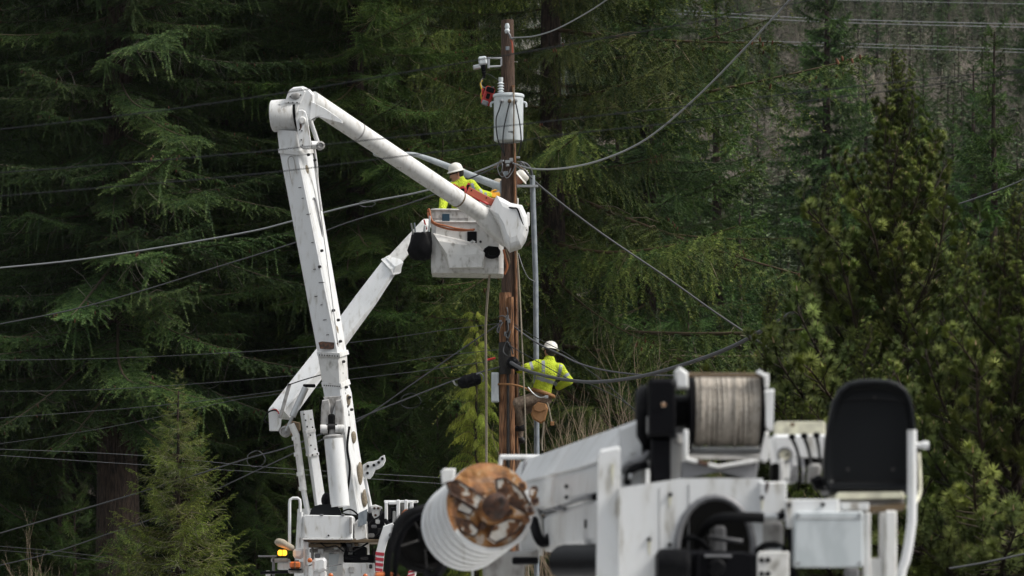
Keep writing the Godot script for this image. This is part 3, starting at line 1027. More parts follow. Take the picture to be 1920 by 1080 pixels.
# ------------------------------------------------------------------ poles and what hangs on them
func make_poles() -> void:
	# new tall pole
	var base := Vector3(P(960, 0, 60).x, 0, -60)
	var t := thing("utility_pole", "tall dark brown wooden utility pole carrying the grey transformer", "utility pole", base)
	var b := MB.new()
	b.tube([Vector3(base.x, -.3, -60), P(958.5, 860, 60), P(956, 530, 60), P(954, 300, 60), P(951.5, 40, 60), P(951.4, 38, 60)], [.155, .139, .132, .118, .098, .094], 22)
	part("shaft", b, "pole_wood", t)
	b = MB.new()
	b.tube(Q3([962, 160, 59.9, 964.5, 300, 59.885, 967.5, 530, 59.87, 969.5, 860, 59.865]), .020, 8)
	part("ground_wire_moulding", b, "stub_wood", t)
	b = MB.new()
	pbox(b, 948, 87, 955, 94, 59.895, .02, .003)
	part("square_washer", b, "galvanised", t)
	b = MB.new()
	pbox(b, 944, 321, 952, 329, 59.875, .02, .003)
	part("square_washer", b, "galvanised", t)
	b = MB.new()
	b.lathe(P(951, 60, 59.86), Vector3(0, 1, 0), [Vector2(0, -.02), Vector2(.03, -.02), Vector2(.045, .02), Vector2(.03, .05), Vector2(.04, .08), Vector2(.028, .13), Vector2(0, .14)], 12)
	part("insulator", b, "porcelain", t)
	b = pipe([952, 60, 59.84, 956, 66, 59.83, 958, 72, 59.84, 964, 71, 59.84], .018)
	part("wire_clamp", b, "dull_steel", t)
	part("tie_wire", pipe([956, 68, 59.83, 960, 82, 59.86, 961, 99, 59.89], .012), "red_channel", t)
	part("step_bolt", rod(P(963, 116, 60), P(970, 116, 59.95), .009), "steel", t)
	# the cut off old pole in front of it
	base = Vector3(P(951, 0, 59.72).x, 0, -59.72)
	t = thing("pole_stub", "old orange-brown wooden pole cut off halfway, in front of the tall pole", "utility pole", base)
	b = MB.new()
	b.tube([Vector3(base.x, -.3, -59.72), P(949.5, 860, 59.72), P(948, 600, 59.72), P(947.5, 549, 59.72)], [.125, .115, .098, .094], 20)
	part("shaft", b, "stub_wood", t)
	b = MB.new()
	b.tube(Q3([960, 1370, 59.62, 959.5, 860, 59.62, 958, 600, 59.64, 957.5, 557, 59.64]), [.055, .055, .048, .046], 12)
	part("split_slab", b, "stub_wood", t, "lighter slab of freshly cut wood on its right side")
	b = MB.new()
	b.tube(Q3([954, 1300, 59.58, 953, 860, 59.585, 952.5, 690, 59.6, 951.5, 600, 59.62]), [.026, .026, .024, .02], 8)
	part("conduit", b, "tarred", t)
	b = MB.new()
	b.tube(Q3([950, 702, 59.68, 949.5, 675, 59.68, 949, 642, 59.68]), [.118, .124, .116], 20)
	part("wrap", b, "tarred", t)
	# galvanised conduit mast
	base = Vector3(P(1006, 0, 60.25).x, 0, -60.25)
	t = thing("conduit_mast", "grey galvanised service mast standing right of the poles", "mast", base)
	b = MB.new()
	b.tube([Vector3(base.x, -.2, -60.25), P(1006.5, 850, 60.25), P(1004.5, 530, 60.25), P(998, 329, 60.25)], .042, 14)
	part("conduit", b, "galvanised", t)
	part("crossbar", bx(969, 346.5, 1009, 351, 60.16, .04, .004), "steel", t)
	part("crossbar", bx(972, 688, 1008, 692, 60.16, .04, .004), "steel", t)
	part("weatherhead", pipe([998, 331, 60.25, 995, 318, 60.2, 987, 308, 60.15, 976, 304, 60.05], .022), "wire_grey", t)
	# transformer
	var c := P(953.5, 266, 59.6)
	t = thing("transformer", "light grey cylindrical transformer can hung high on the pole", "transformer", c)
	b = MB.new()
	b.lathe(c, Vector3.UP, [Vector2(0, .01), Vector2(.20, 0), Vector2(.222, .012), Vector2(.228, .05), Vector2(.230, .66), Vector2(.228, .69)], 36)
	part("tank", b, "tank", t)
	b = MB.new()
	b.lathe(c + Vector3(0, .685, 0), Vector3.UP, [Vector2(.225, 0), Vector2(.243, .004), Vector2(.246, .035), Vector2(.235, .05), Vector2(.1, .07), Vector2(0, .072)], 36)
	part("lid", b, "tank", t)
	for s in [-1.0, 1.0]:
		b = MB.new()
		b.tube(curve([c + Vector3(.22 * s, .62, 0), c + Vector3(.27 * s, .60, 0), c + Vector3(.272 * s, .54, 0)], 4), .018, 8)
		part("lifting_lug", b, "tank", t)
	b = MB.new()
	var pr := [Vector2(0, 0), Vector2(.045, 0)]
	for i in 4:
		pr.append_array([Vector2(.03, .02 + .042 * i), Vector2(.056, .03 + .042 * i), Vector2(.03, .05 + .042 * i)])
	pr.append_array([Vector2(.03, .19), Vector2(.036, .2), Vector2(.036, .25), Vector2(0, .255)])
	b.lathe(c + Vector3(-.12, .745, .02), Vector3.UP, pr, 16)
	part("bushing", b, "porcelain", t)
	for e in [[940.5, 189.5, "steel"], [955.5, 190, "bronze"], [966.5, 189, "steel"]]:
		b = MB.new()
		b.lathe(P(e[0], e[1], 59.38), Vector3(0, 0, 1), [Vector2(.032, -.03), Vector2(.032, .02), Vector2(.02, .035), Vector2(.02, .06), Vector2(0, .065)], 12)
		part("terminal", b, e[2], t)
	part("lead", pipe([940.5, 190, 59.32, 936, 205, 59.33, 930.5, 222, 59.36, 931, 245, 59.38, 935, 266, 59.40, 946, 290, 59.75], .011), "wire_dark", t)
	part("lead", pipe([955, 194, 59.32, 950, 215, 59.32, 945, 240, 59.33, 943, 266, 59.36, 946, 292, 59.7], .011), "wire_dark", t)
	part("lead", pipe([966.5, 190, 59.32, 971, 212, 59.34, 975, 235, 59.36, 977, 266, 59.40, 972, 290, 59.7], .011), "wire_dark", t)
	part("lead", pipe([963, 165, 59.8, 963.5, 176, 59.33, 963.5, 220, 59.33, 963, 262, 59.34, 963, 300, 59.8], .011), "bronze", t)
	b = MB.new()
	for i in 5:
		pbox(b, 952.6 + i * 2.3, 245.5, 954.2 + i * 2.3, 248.6, 59.372, .02, .001)
	part("stencil", b, "print", t).set_meta("kind", "stuff")
	# cutout arm with its tangle
	t = thing("cutout_arm", "small grey metal arm with a cutout, left of the pole above the transformer", "bracket", P(940, 116, 59.9))
	b = MB.new()
	b.tube(Q3([941, 109, 59.9, 918, 109, 59.85, 915, 111, 59.85, 915, 124, 59.85, 918, 125, 59.85, 938, 124, 59.9, 940, 122, 59.9, 940, 110, 59.9]), .016, 6)
	part("bracket", b, "steel", t)
	part("bracket_plate", bx(913.5, 107, 918.5, 128, 59.8, .05, .006), "steel", t)
	b = MB.new()
	b.box(P(905, 114, 59.8), Vector3(.13, .13, .12), .02, Basis(Vector3(0, 0, 1), .12))
	part("cutout_box", b, "tank", t)
	b = MB.new()
	b.box(P(894, 126, 59.8), Vector3(.12, .07, .10), .015, Basis(Vector3(0, 0, 1), .2))
	part("cutout_hood", b, "steel", t)
	b = MB.new()
	b.lathe(P(908, 146, 59.8), P(906, 120, 59.8) - P(908, 146, 59.8), [Vector2(0, 0), Vector2(.022, 0), Vector2(.022, .03), Vector2(.038, .045), Vector2(.024, .06), Vector2(.038, .085), Vector2(.024, .1), Vector2(.038, .125), Vector2(.03, .2)], 12)
	part("insulator", b, "black", t)
	part("jumper", pipe([906, 146, 59.8, 902, 152, 59.78, 904, 162, 59.78, 912, 165, 59.75, 926, 163, 59.6], .008), "wire_light", t)
	part("jumper", pipe([912, 139, 59.8, 918, 140, 59.78, 930, 148, 59.7, 938, 154, 59.6], .006), "wire_dark", t)
	part("jumper", pipe([904, 150, 59.79, 901, 158, 59.78, 904, 170, 59.77, 902, 178, 59.76, 903, 186, 59.76], .012), "yellow", t)
	part("jumper", pipe([905, 166, 59.74, 904.5, 178, 59.73], .015), "red_paint", t)
	# red tool
	t = thing("hoist_tool", "red tool with black ends dangling below the cutout arm", "tool", P(916, 190, 59.7))
	var rb := Basis(Vector3(0, 0, 1), -.33)
	b = MB.new()
	b.box(P(915, 180, 59.7), Vector3(.15, .29, .10), .02, rb)
	part("frame", b, "red_paint", t)
	b = MB.new()
	b.box(P(919.5, 168.5, 59.645), Vector3(.13, .08, .07), .012, rb)
	part("end_block", b, "black", t)
	b = MB.new()
	b.box(P(909.5, 193, 59.645), Vector3(.10, .075, .07), .012, rb)
	part("end_block", b, "dull_steel", t)
	b = MB.new()
	b.box(P(915, 180.5, 59.645), Vector3(.055, .08, .05), .008, rb)
	part("latch", b, "black_matt", t)
	# street lamp on its curved arm
	t = thing("street_lamp", "grey street lamp arm reaching left from the tall pole behind the boom", "street lamp", P(940, 352, 60.2))
	b = MB.new()
	b.tube(curve(Q3([944, 353, 60.14, 900, 336, 60.3, 842, 313, 60.35, 800, 297, 60.4, 772, 289, 60.4, 735, 289, 60.4]), 5), [.062, .062, .061, .06, .06, .058, .057, .056, .055, .054, .052, .05, .049, .047, .045, .043, .04, .038, .036, .034, .032, .031, .03, .03, .03, .03], 14)
	part("arm", b, "tank", t)
	b = MB.new()
	b.ball(P(719, 289, 60.4), Vector3(.17, .055, .1))
	part("lamp_head", b, "tank", t)
	part("bracket", bx(937.5, 338, 943, 365, 60.0, .14, .008), "galvanised", t)
	# meter box, splice cases
	t = thing("cable_box", "narrow light grey utility box fixed left of the stub pole", "box", P(928, 754, 59.65))
	part("housing", bx(921, 698, 935.5, 754, 59.62, .10, .012), "tank", t)
	part("cover", bx(922.5, 700, 934, 752, 59.605, .014, .004), "tank", t)
	part("strap", bx(934, 749, 943, 753, 59.68, .04, .004), "dull_steel", t)
	t = thing("splice_case", "fat black cable splice case hanging in the left cable", "cable splice", P(880, 714, 59.7))
	b = MB.new()
	var sx := (P(902, 708, 59.7) - P(858, 720, 59.7))
	b.lathe(P(858, 720, 59.7), sx, [Vector2(0, 0), Vector2(.05, .01), Vector2(.085, .04), Vector2(.10, .1), Vector2(.102, .3), Vector2(.09, .35), Vector2(.05, .375), Vector2(0, .38)], 18)
	part("case", b, "black", t)
	b = MB.new()
	b.lathe(P(858, 720, 59.7), sx, [Vector2(.09, .13), Vector2(.108, .135), Vector2(.108, .16), Vector2(.09, .165)], 18)
	b.lathe(P(858, 720, 59.7), sx, [Vector2(.09, .24), Vector2(.108, .245), Vector2(.108, .27), Vector2(.09, .275)], 18)
	part("band", b, "rubber", t)
	part("hanger", pipe([858, 722, 59.7, 853, 720, 59.68, 850, 714, 59.66], .016), "steel", t)
	part("hanger", pipe([893, 702, 59.62, 901, 700, 59.62, 907, 708, 59.64, 905, 716, 59.66], .01), "wire_light", t)
	t = thing("cable_terminal", "black cable terminal strapped to the front of the stub pole", "cable splice", P(962, 690, 59.5))
	b = MB.new()
	b.ball(P(961, 680, 59.5), Vector3(.095, .10, .09), Basis(Vector3(0, 0, 1), .5))
	part("case", b, "black", t)
	b = MB.new()
	b.ball(P(969, 686, 59.48), Vector3(.07, .085, .08), Basis(Vector3(0, 0, 1), .3))
	part("lobe", b, "hoarse_black", t)
	b = MB.new()
	b.lathe(P(975.5, 691, 59.45), Vector3(1, -.1, .4), [Vector2(.028, -.05), Vector2(.034, .0), Vector2(.028, .012), Vector2(.018, .0)], 14)
	part("end_ring", b, "dull_steel", t)
	part("strap", pipe([953, 668, 59.58, 950, 655, 59.6, 957, 648, 59.58, 962, 664, 59.5], .012), "wire_dark", t)
	# little connectors and loops on both poles
	t = thing("connector_cluster", "cluster of clamps and wire loops on the tall pole above the workers", "wire clamps", P(955, 300, 59.8))
	for e in [[947, 300, 957, 306], [955, 296, 962, 303], [968, 293, 975, 297], [949, 307, 955, 312]]:
		part("clamp", bx(e[0], e[1], e[2], e[3], 59.8, .05, .008), "steel", t)
	for e in [[936, 305, 933, 318, 940, 331, 952, 327, 958, 315], [940, 299, 932, 310, 937, 325, 942, 315, 941, 303], [941, 320, 950, 334, 961, 322, 965, 309, 958, 303], [968, 312, 978, 318, 985, 315, 980, 305, 970, 303]]:
		var a := []
		for i in 5:
			a.append_array([e[i * 2], e[i * 2 + 1], 59.78 - .03 * (i % 2)])
		part("wire_loop", pipe(a, .007), "wire_light", t)
	part("tail_wire", pipe([968, 306, 59.8, 975, 314, 59.8, 984, 319, 59.9], .016), "bronze", t)
	part("tail_wire", pipe([941, 306, 59.85, 934, 309, 59.85, 926, 315, 59.85], .016), "bronze", t)
	t = thing("connector_cluster", "cluster of small clamps and wires at the top of the stub pole", "wire clamps", P(950, 600, 59.55))
	for e in [[948, 591, 954, 601], [951, 598, 957, 606], [945, 622, 950, 630], [936, 600, 941, 604]]:
		part("clamp", bx(e[0], e[1], e[2], e[3], 59.58, .05, .006), "dull_steel", t)
	for e in [[935, 594, 943, 592, 950, 596, 952, 585, 950, 576], [952, 604, 953, 618, 948, 628, 953, 634, 957, 620], [936, 608, 932, 620, 935, 623, 938, 612, 943, 604], [956, 650, 951, 640, 946, 648, 944, 660, 952, 668]]:
		var a := []
		for i in 5:
			a.append_array([e[i * 2], e[i * 2 + 1], 59.57 - .02 * (i % 2)])
		part("wire_loop", pipe(a, .009), "wire_grey", t)
	part("marker_tape", rod(P(913, 675, 59.6), P(929, 671, 59.6), .017), "red_paint", t)

	# ropes
	solo("hand_line", pipe([918, 516, 58.1, 913, 570, 58.4, 910.5, 620, 58.6, 911.5, 690, 58.8, 912, 870, 59.2, 912, 1360, 59.2], .019, 7), "rope_line", P(912, 870, 59.2), "thick brown rope hanging straight down from the bucket", "rope")
	solo("hand_line", pipe([968, 462, 59.8, 973, 520, 59.7, 980, 670, 59.4, 987, 863, 59.3, 995, 1340, 59.3], .0125, 6), "rope_line", P(987, 863, 59.3), "thin pale rope running down past the climbing lineman", "rope")
	solo("slack_wire", pipe([972, 475, 60.0, 980, 500, 59.9, 990, 520, 59.95, 1003, 528, 60.1], .007, 5), "wire_light", P(985, 510, 60), "slack grey wire between pole and conduit mast", "wire")

	var wires := [
		["wire_bright", 0.0099, "pale overhead wire leaving the very top of the tall pole", [964, 70.5, 59.85, 1000, 68, 58.5, 1040, 56, 57, 1090, 30, 55, 1140, -2, 53, 1230, -70, 50]],
		["wire_bright", 0.0136, "pale sagging cable sweeping from the tall pole to the upper right", [962, 306, 59.8, 1000, 316.5, 58.5, 1060, 315, 56.5, 1130, 299, 54.5, 1210, 262, 52.5, 1300, 188, 50, 1400, 87, 48, 1484, -4, 46.5, 1540, -70, 45.5]],
		["wire_grey", 0.0170, "grey guy wire slanting from the mast down to the right", [975, 306, 60, 1008, 345, 60.3, 1120, 432, 61, 1245, 517, 61.5, 1340, 585, 62, 1428, 644, 62.5, 1490, 690, 63]],
		["wire_grey", 0.0285, "thick grey cable drooping past the lineman and up to the pines", [955, 678, 59.5, 980, 692, 59.0, 1020, 704, 58.6, 1068, 713, 58.2, 1120, 716, 57.8, 1200, 706, 57, 1290, 681, 56, 1370, 651, 55, 1440, 613, 54, 1560, 540, 52]],
		["wire_grey", 0.0140, "wire crossing in front of the lineman's helmet", [962, 612, 59.7, 1007, 643, 59.2, 1050, 664, 59.0, 1090, 683, 58.8, 1150, 697, 58.3, 1240, 704, 57.5, 1400, 700, 56]],
		["wire_dark", 0.0068, "thin dark wire across the lineman's back", [953, 647, 59.6, 985, 665, 59.1, 1020, 685, 58.9, 1070, 712, 58.7, 1110, 722, 58.6, 1180, 760, 58.6, 1260, 830, 58.6]],
		["wire_dark", 0.0061, "thin dark wire just above the lineman's helmet", [960, 605, 59.7, 1000, 630, 59.4, 1060, 662, 59.2, 1100, 692, 59.1, 1140, 722, 59.1, 1210, 790, 59]],
		["wire_bright", 0.0140, "pale twisted cable from the clamps to the left edge, upper of two", [944, 301, 59.8, 900, 320, 60.5, 800, 357, 61.5, 665, 384, 62.5, 550, 414, 63.2, 470, 434, 63.8, 300, 464, 65, 140, 488, 66, -30, 505, 67]],
		["wire_grey", 0.0109, "grey twisted cable from the clamps to the left edge, lower of two", [943, 308, 59.8, 880, 335, 60.3, 830, 358, 60.8, 760, 384, 61.3, 650, 418, 62, 550, 456, 62.8, 400, 503, 63.8, 280, 541, 64.5, 130, 582, 65.3, -30, 613, 66]],
		["wire_grey", 0.0054, "thin wire meeting the stub pole near its top from the left", [940, 606, 59.6, 840, 618, 60.5, 720, 635, 61.3, 560, 652, 62.3, 400, 663, 63.3, 200, 672, 64.4, -30, 676, 65.5]],
		["wire_grey", 0.0054, "thin wire meeting the stub pole halfway between clamps and terminal", [942, 655, 59.6, 820, 668, 60.4, 700, 686, 61.2, 500, 709, 62.3, 200, 730, 64, -30, 734, 65]],
		["wire_grey", 0.0054, "thin wire passing just above the weeping cedar shoulder", [925, 676, 59.6, 800, 694, 60.4, 620, 716, 61.5, 500, 736, 62.3, 280, 762, 63.5, -30, 786, 65]],
		["wire_grey", 0.0054, "thin wire ending at the knee of the far truck boom", [600, 726, 61.8, 500, 742, 62.3, 430, 752, 62.7, 250, 792, 63.7, 120, 815, 64.4, -30, 836, 65.3]],
		["wire_grey", 0.0129, "thick cable carrying the black splice case, rising from lower left", [944, 686, 59.62, 905, 697, 59.66, 850, 714, 59.68, 780, 741, 60, 680, 781, 60.6, 550, 835, 61.5, 470, 858, 62, 400, 880, 62.4, 250, 927, 63.3, 0, 1000, 64.8, -40, 1012, 65]],
		["wire_grey", 0.0109, "long cable rising from the bottom left to the stub pole top", [941, 604, 59.6, 870, 652, 60, 770, 722, 60.6, 670, 790, 61.2, 550, 850, 62, 450, 897, 62.6, 300, 967, 63.6, 200, 1002, 64.2, 100, 1036, 65, 0, 1060, 65.6]],
		["wire_light", 0.0041, "upper of two thin pale wires low at left behind the far truck", [960, 905, 66, 800, 894, 66, 710, 889, 66, 500, 876, 66.5, 250, 853, 67, -30, 841, 67.5]],
		["wire_light", 0.0041, "lower of two thin pale wires low at left behind the far truck", [960, 915, 66.2, 800, 905, 66.2, 697, 898, 66.2, 500, 886, 66.7, 275, 872, 67.2, -30, 852, 67.7]],
		["wire_grey", 0.0045, "upper of two wires sloping through the lower left corner", [-30, 1022, 66, 120, 1035, 65.5, 270, 1056, 65, 420, 1082, 64.5]],
		["wire_grey", 0.0040, "lower of two wires sloping through the lower left corner", [-30, 1029, 66.2, 120, 1043, 65.7, 270, 1063, 65.2, 400, 1084, 64.7]],
		["wire_dark", 0.0042, "blurred dark wire in front of the boom elbow", [-30, 246, 30, 250, 214, 29.5, 540, 173, 29, 700, 146, 28.7, 940, 105, 28.3, 1200, 60, 28, 1400, 24, 27.6, 1560, -8, 27.3, 1650, -30, 27]],
		["wire_dark", 0.0042, "blurred dark wire crossing the transformer can", [-30, 326, 30, 170, 311, 29.7, 480, 285, 29.2, 600, 272, 29, 940, 237, 28.5, 1050, 225, 28.3, 1250, 203, 28, 1480, 176, 27.6, 1700, 152, 27.3, 1950, 128, 27]],
		["wire_dark", 0.0042, "blurred dark wire just below the transformer can", [-30, 370, 30, 300, 343, 29.5, 530, 321, 29.2, 760, 292, 28.8, 940, 270, 28.5, 1050, 253, 28.3, 1300, 226, 27.9, 1500, 192, 27.6, 1700, 166, 27.3, 1950, 130, 27]],
		["wire_bright", 0.0170, "upper wire of the pair high on the hillside at right", [1180, 11, 190, 1235, 17, 190, 1500, 33, 190, 1700, 40, 190, 1960, 46, 190]],
		["wire_bright", 0.0170, "lower wire of the pair high on the hillside at right", [1180, 18, 190, 1235, 24, 190, 1500, 39, 190, 1700, 46, 190, 1960, 52, 190]],
		["wire_bright", 0.0140, "upper short wire on the hillside above the tallest pine", [1380, 76, 200, 1640, 83, 200, 1820, 89, 200, 1960, 94, 200]],
		["wire_bright", 0.0140, "lower short wire on the hillside above the tallest pine", [1380, 82, 201, 1640, 89, 201, 1820, 95, 201, 1960, 100, 201]],
		["wire_bright", 0.0130, "wire along the very top right of the picture", [1480, -2, 210, 1700, 3, 210, 1960, 8, 210]],
		["wire_grey", 0.0080, "dark wire slanting through the pines at the right edge", [1960, 318, 42, 1900, 345, 42, 1840, 368, 42, 1760, 395, 42]],
		["wire_grey", 0.0080, "grey wire rising at the lower right corner", [1780, 1066, 30, 1850, 1054, 30, 1960, 1030, 30]],
	]
	for w in wires:
		var pts := Q3(w[3])
		b = MB.new()
		b.tube(curve(pts, 6), w[1], 6)
		solo("overhead_wire", b, w[0], pts[0], w[2], "wire")
	for e in [[480, 861, 17, 15, 62.0, "coil of slack wire in the cable at lower left"], [688, 382, 15, 6, 62.3, "flat coil of slack cable right of the lower boom"], [770, 752, 19, 14, 60.2, "drooping wire loop left of the splice case"]]:
		b = MB.new()
		var a := []
		for i in 40:
			var q := TAU * i / 19.0
			a.append(P(e[0] + cos(q) * e[2] * (1.0 + .06 * sin(i * 1.7)), e[1] + sin(q) * e[3] * (1.0 + .08 * cos(i * .9)), e[4] + .02 * sin(i * .6)))
		b.tube(a, .0045, 5)
		solo("wire_coil", b, "wire_grey" if e[0] < 700 else "wire_dark", P(e[0], e[1], e[4]), e[5], "wire")

# ------------------------------------------------------------------ bucket trucks
func ring4(xa: float, ya: float, xb: float, yb: float, xc: float, yc: float, d: float, da := .15, dc := .43) -> Array:
	return [P(xa, ya, d + da), P(xb, yb, d), P(xc, yc, d + dc), P(xa + xc - xb, ya + yc - yb, d + da + dc)]

func disc(called: String, x: float, y: float, d: float, nrm: Vector3, rx: float, ry: float, m: String, parent: Node3D) -> void:
	var b := MB.new()
	b.lathe(P(x, y, d), nrm, [Vector2(rx, -.02), Vector2(rx, .006), Vector2(rx * .86, .008), Vector2(0, .004)], 20, ry / rx)
	part(called, b, m, parent)

func make_bucket_truck() -> void:
	var base := Vector3(P(640, 0, 54.8).x, 0, -54.9)
	var t := thing("bucket_truck", "white bucket truck in front with the thick bent boom holding a lineman", "bucket truck", base)
	# lower boom
	var b := MB.new()
	beam(b, [ring4(518, 243, 553, 246, 581, 243, 55.03), ring4(523, 285, 560, 289, 587, 285, 55.0), ring4(595, 664, 636, 666, 651, 661, 54.7)], .022)
	var lb := part("lower_boom", b, "white", t)
	b = MB.new()
	beam(b, [ring4(595, 665, 636, 667, 651, 662, 54.69), ring4(604, 722, 639, 724, 654, 716, 54.66)], .02)
	part("boom_insert", b, "fibreglass", t, "stained beige insulating section of the lower boom")
	b = MB.new()
	beam(b, [ring4(604, 723, 639, 725, 654, 717, 54.66), ring4(607, 742, 641, 744, 660, 736, 54.65), ring4(626, 815, 650, 818, 670, 812, 54.62), ring4(643, 962, 673, 966, 692, 958, 54.6)], .02)
	part("boom_base", b, "white", t)
	for e in [[595, 660, 636, 662, 651, 656, 596.5, 668, 637.5, 670, 653, 664], [603.5, 717, 638.5, 719, 653.5, 711, 605, 726, 640, 728, 656, 720], [522, 279, 558, 283, 585.5, 279, 523.5, 287, 560, 291, 587, 287]]:
		b = MB.new()
		var dd := 54.66 if (e[1] as int) > 300 else 54.97
		var g0 := ring4(e[0] - 1.2, e[1], e[2] + .4, e[3], e[4] + 1.6, e[5], dd)
		var g1 := ring4(e[6] - 1.2, e[7], e[8] + .4, e[9], e[10] + 1.6, e[11], dd)
		b.loft([g0, g1])
		part("boom_collar", b, "white_worn", t)
	var bl := []
	for i in 8:
		bl.append_array([599 + i * 4.8, 665.5 + i * .3, 54.74 - i * .016])
		bl.append_array([608 + i * 4.0, 722.5 + i * .3, 54.72 - i * .014])
	bolts("collar_bolts", bl, .011, "bolt_dark", t)
	var sn := Vector3(.9, .05, .44)
	var sb := []
	for e in [[645, 678], [641, 700], [650, 726], [646, 738], [656, 745], [651, 762], [660, 768], [653, 778], [626, 582], [635, 600], [624, 610], [639, 640], [628, 648], [591, 300], [579, 290], [600, 500], [604, 470], [618, 590]]:
		sb.append_array([e[0], e[1], 54.82 + (e[0] - 640) * .0])
	bolts("side_bolts", sb, .022, "bolt_dark", t, sn)
	# oval inspection plugs on the side plate
	for e in [[574, 320, 55.15, .05, .085], [630, 621, 54.9, .045, .085], [652.5, 751, 54.86, .05, .09], [663, 820, 54.83, .05, .09], [675, 888, 54.84, .065, .17], [684, 934, 54.84, .065, .13]]:
		b = MB.new()
		b.ball(P(e[0], e[1], e[2]), Vector3(e[3], e[4], .035), Basis(Vector3.UP, 1.12))
		part("inspection_plug", b, "beige_plug", t)
	part("hand_loop", pipe([548, 345, 55.02, 543, 320, 55.02, 540, 300, 55.02, 545, 293, 55.02, 551, 298, 55.01, 556, 325, 55.01], .008), "tray_grey", lb)
	part("hose", pipe([578, 350, 55.1, 583, 375, 55.1, 590, 372, 55.14, 597, 400, 55.14, 603, 430, 55.15, 602, 445, 55.15, 588, 415, 55.1], .012), "dull_steel", lb)
	# elbow
	var ax := (P(556, 216, 55.20) - P(520, 219, 55.24)).normalized()
	b = MB.new()
	b.lathe(P(510, 218, 55.24), ax, [Vector2(0, 0), Vector2(.21, 0), Vector2(.228, .015), Vector2(.228, .335), Vector2(.215, .35), Vector2(0, .35)], 36)
	part("elbow_cover", b, "white_worn", t)
	b = MB.new()
	b.lathe(P(510, 218, 55.24) + ax * .352, ax, [Vector2(0, 0), Vector2(.225, 0), Vector2(.225, .03), Vector2(0, .03)], 30)
	part("elbow_gap", b, "black_matt", t)
	part("elbow_cover", plate([518, 214, 527, 200, 533, 193, 562, 193, 558, 205, 556, 218], 55.0, .25, .012), "white_worn", t)
	b = plate([520, 195, 533, 192, 543, 168, 550, 163, 568, 161, 581, 167, 589, 176, 590, 218, 583, 225, 574, 236, 560, 238], 55.02, .34, .03)
	part("elbow_head", b, "white", t)
	b = plate([533, 193, 541, 171, 548, 165, 566, 163, 573, 172, 563, 194], 54.99, .06, .012)
	var hp := part("head_plate", b, "white", t)
	b = MB.new()
	b.ball(P(554, 180, 54.985), Vector3(.075, .05, .02), Basis(Vector3(0, 0, 1), .12))
	part("inspection_plug", b, "tray_grey", hp)
	bolts("plate_bolts", [541, 192, 54.98, 549, 192, 54.98, 557, 192, 54.98, 544, 181, 54.98, 564, 178, 54.98], .010, "bolt_dark", hp)
	b = plate([554, 222, 555, 212, 560, 206, 567, 205, 573, 209, 576, 218, 584, 274, 580, 279, 568, 279, 562, 274], 54.9, .10, .015)
	var lk := part("link_plate", b, "white", t)
	b = MB.new()
	b.lathe(P(567, 226, 54.9), Vector3(0, 0, 1), [Vector2(.055, -.02), Vector2(.055, .02), Vector2(.04, .035), Vector2(0, .035)], 18)
	part("pin", b, "white_worn", lk)
	part("rust_streak", plate([561, 228, 564, 226, 566, 238, 563, 244], 54.893, .012), "dark_rust", lk)
	bolts("link_bolts", [562, 243, 54.89, 566, 245, 54.89, 565, 262, 54.89, 567, 272, 54.89], .011, "bolt_dark", lk)
	# leveling strut and its roller
	b = MB.new()
	b.tube(Q3([582, 227, 55.15, 590, 250, 55.15, 596, 268, 55.15]), .035, 8)
	part("strut", b, "white", t)
	b = MB.new()
	b.cyl(P(583, 272, 55.0), P(602, 272, 55.05), .06, .05, 14)
	part("roller_arm", b, "white", t)
	b = MB.new()
	b.lathe(P(601, 273, 55.0), Vector3(.2, 0, 1), [Vector2(0, -.06), Vector2(.062, -.06), Vector2(.062, .02), Vector2(.04, .03), Vector2(.028, .0), Vector2(0, 0)], 18)
	part("roller", b, "tray_grey", t)
	part("strut", pipe([590, 280, 55.15, 594, 310, 55.15, 596, 345, 55.2, 603, 395, 55.2], .016), "white_worn", t)
	# upper boom tube
	var u0 := P(583, 188, 55.2)
	var u1 := P(860, 373, 57.2)
	var u2 := P(910, 406, 57.55)
	b = MB.new()
	b.tube([u0, u0.lerp(u1, .4), u1], [.142, .137, .132], 30)
	var ub := part("upper_boom", b, "white_worn", t)
	b = MB.new()
	b.tube([u1, u2], [.128, .13], 30)
	part("boom_tip", b, "fibreglass", t)
	var ud := (u1 - u0).normalized()
	for k in [.31, 1.0, 1.17]:
		b = MB.new()
		b.tube([u0.lerp(u1, k) - ud * .012, u0.lerp(u1, k) + ud * .012], .141 if k < .5 else .136, 30)
		part("boom_band", b, "bronze" if k > .9 and k < 1.1 else "tray_grey", t)
	b = plate([583, 190, 590, 193, 610, 203, 642, 226, 642, 231, 612, 223, 598, 219, 588, 221, 581, 226], 55.0, .05, .01)
	part("gusset", b, "white", t)
	b = plate([583, 190, 590, 193, 610, 203, 642, 226, 642, 231, 612, 223, 598, 219, 588, 221, 581, 226], 55.3, .05, .01)
	part("gusset", b, "white", t)
	# worn decals and their bolts along the tube
	var side := ud.cross(Vector3(0, 0, 1)).normalized()
	for k in [.24, .34, .415]:
		b = MB.new()
		var c := u0.lerp(u1, k)
		var n := (Vector3(0, 0, 1) * .92 + side * (-.38 if side.y < 0 else .38)).normalized()
		var s2 := ud.cross(n).normalized()
		var o := c + n * .1375
		b.quado(o - ud * .05 - s2 * .05, o + ud * .05 - s2 * .05, o + ud * .05 + s2 * .05, o - ud * .05 + s2 * .05, n)
		part("worn_decal", b, "cream", ub)
	var ubolt := MB.new()
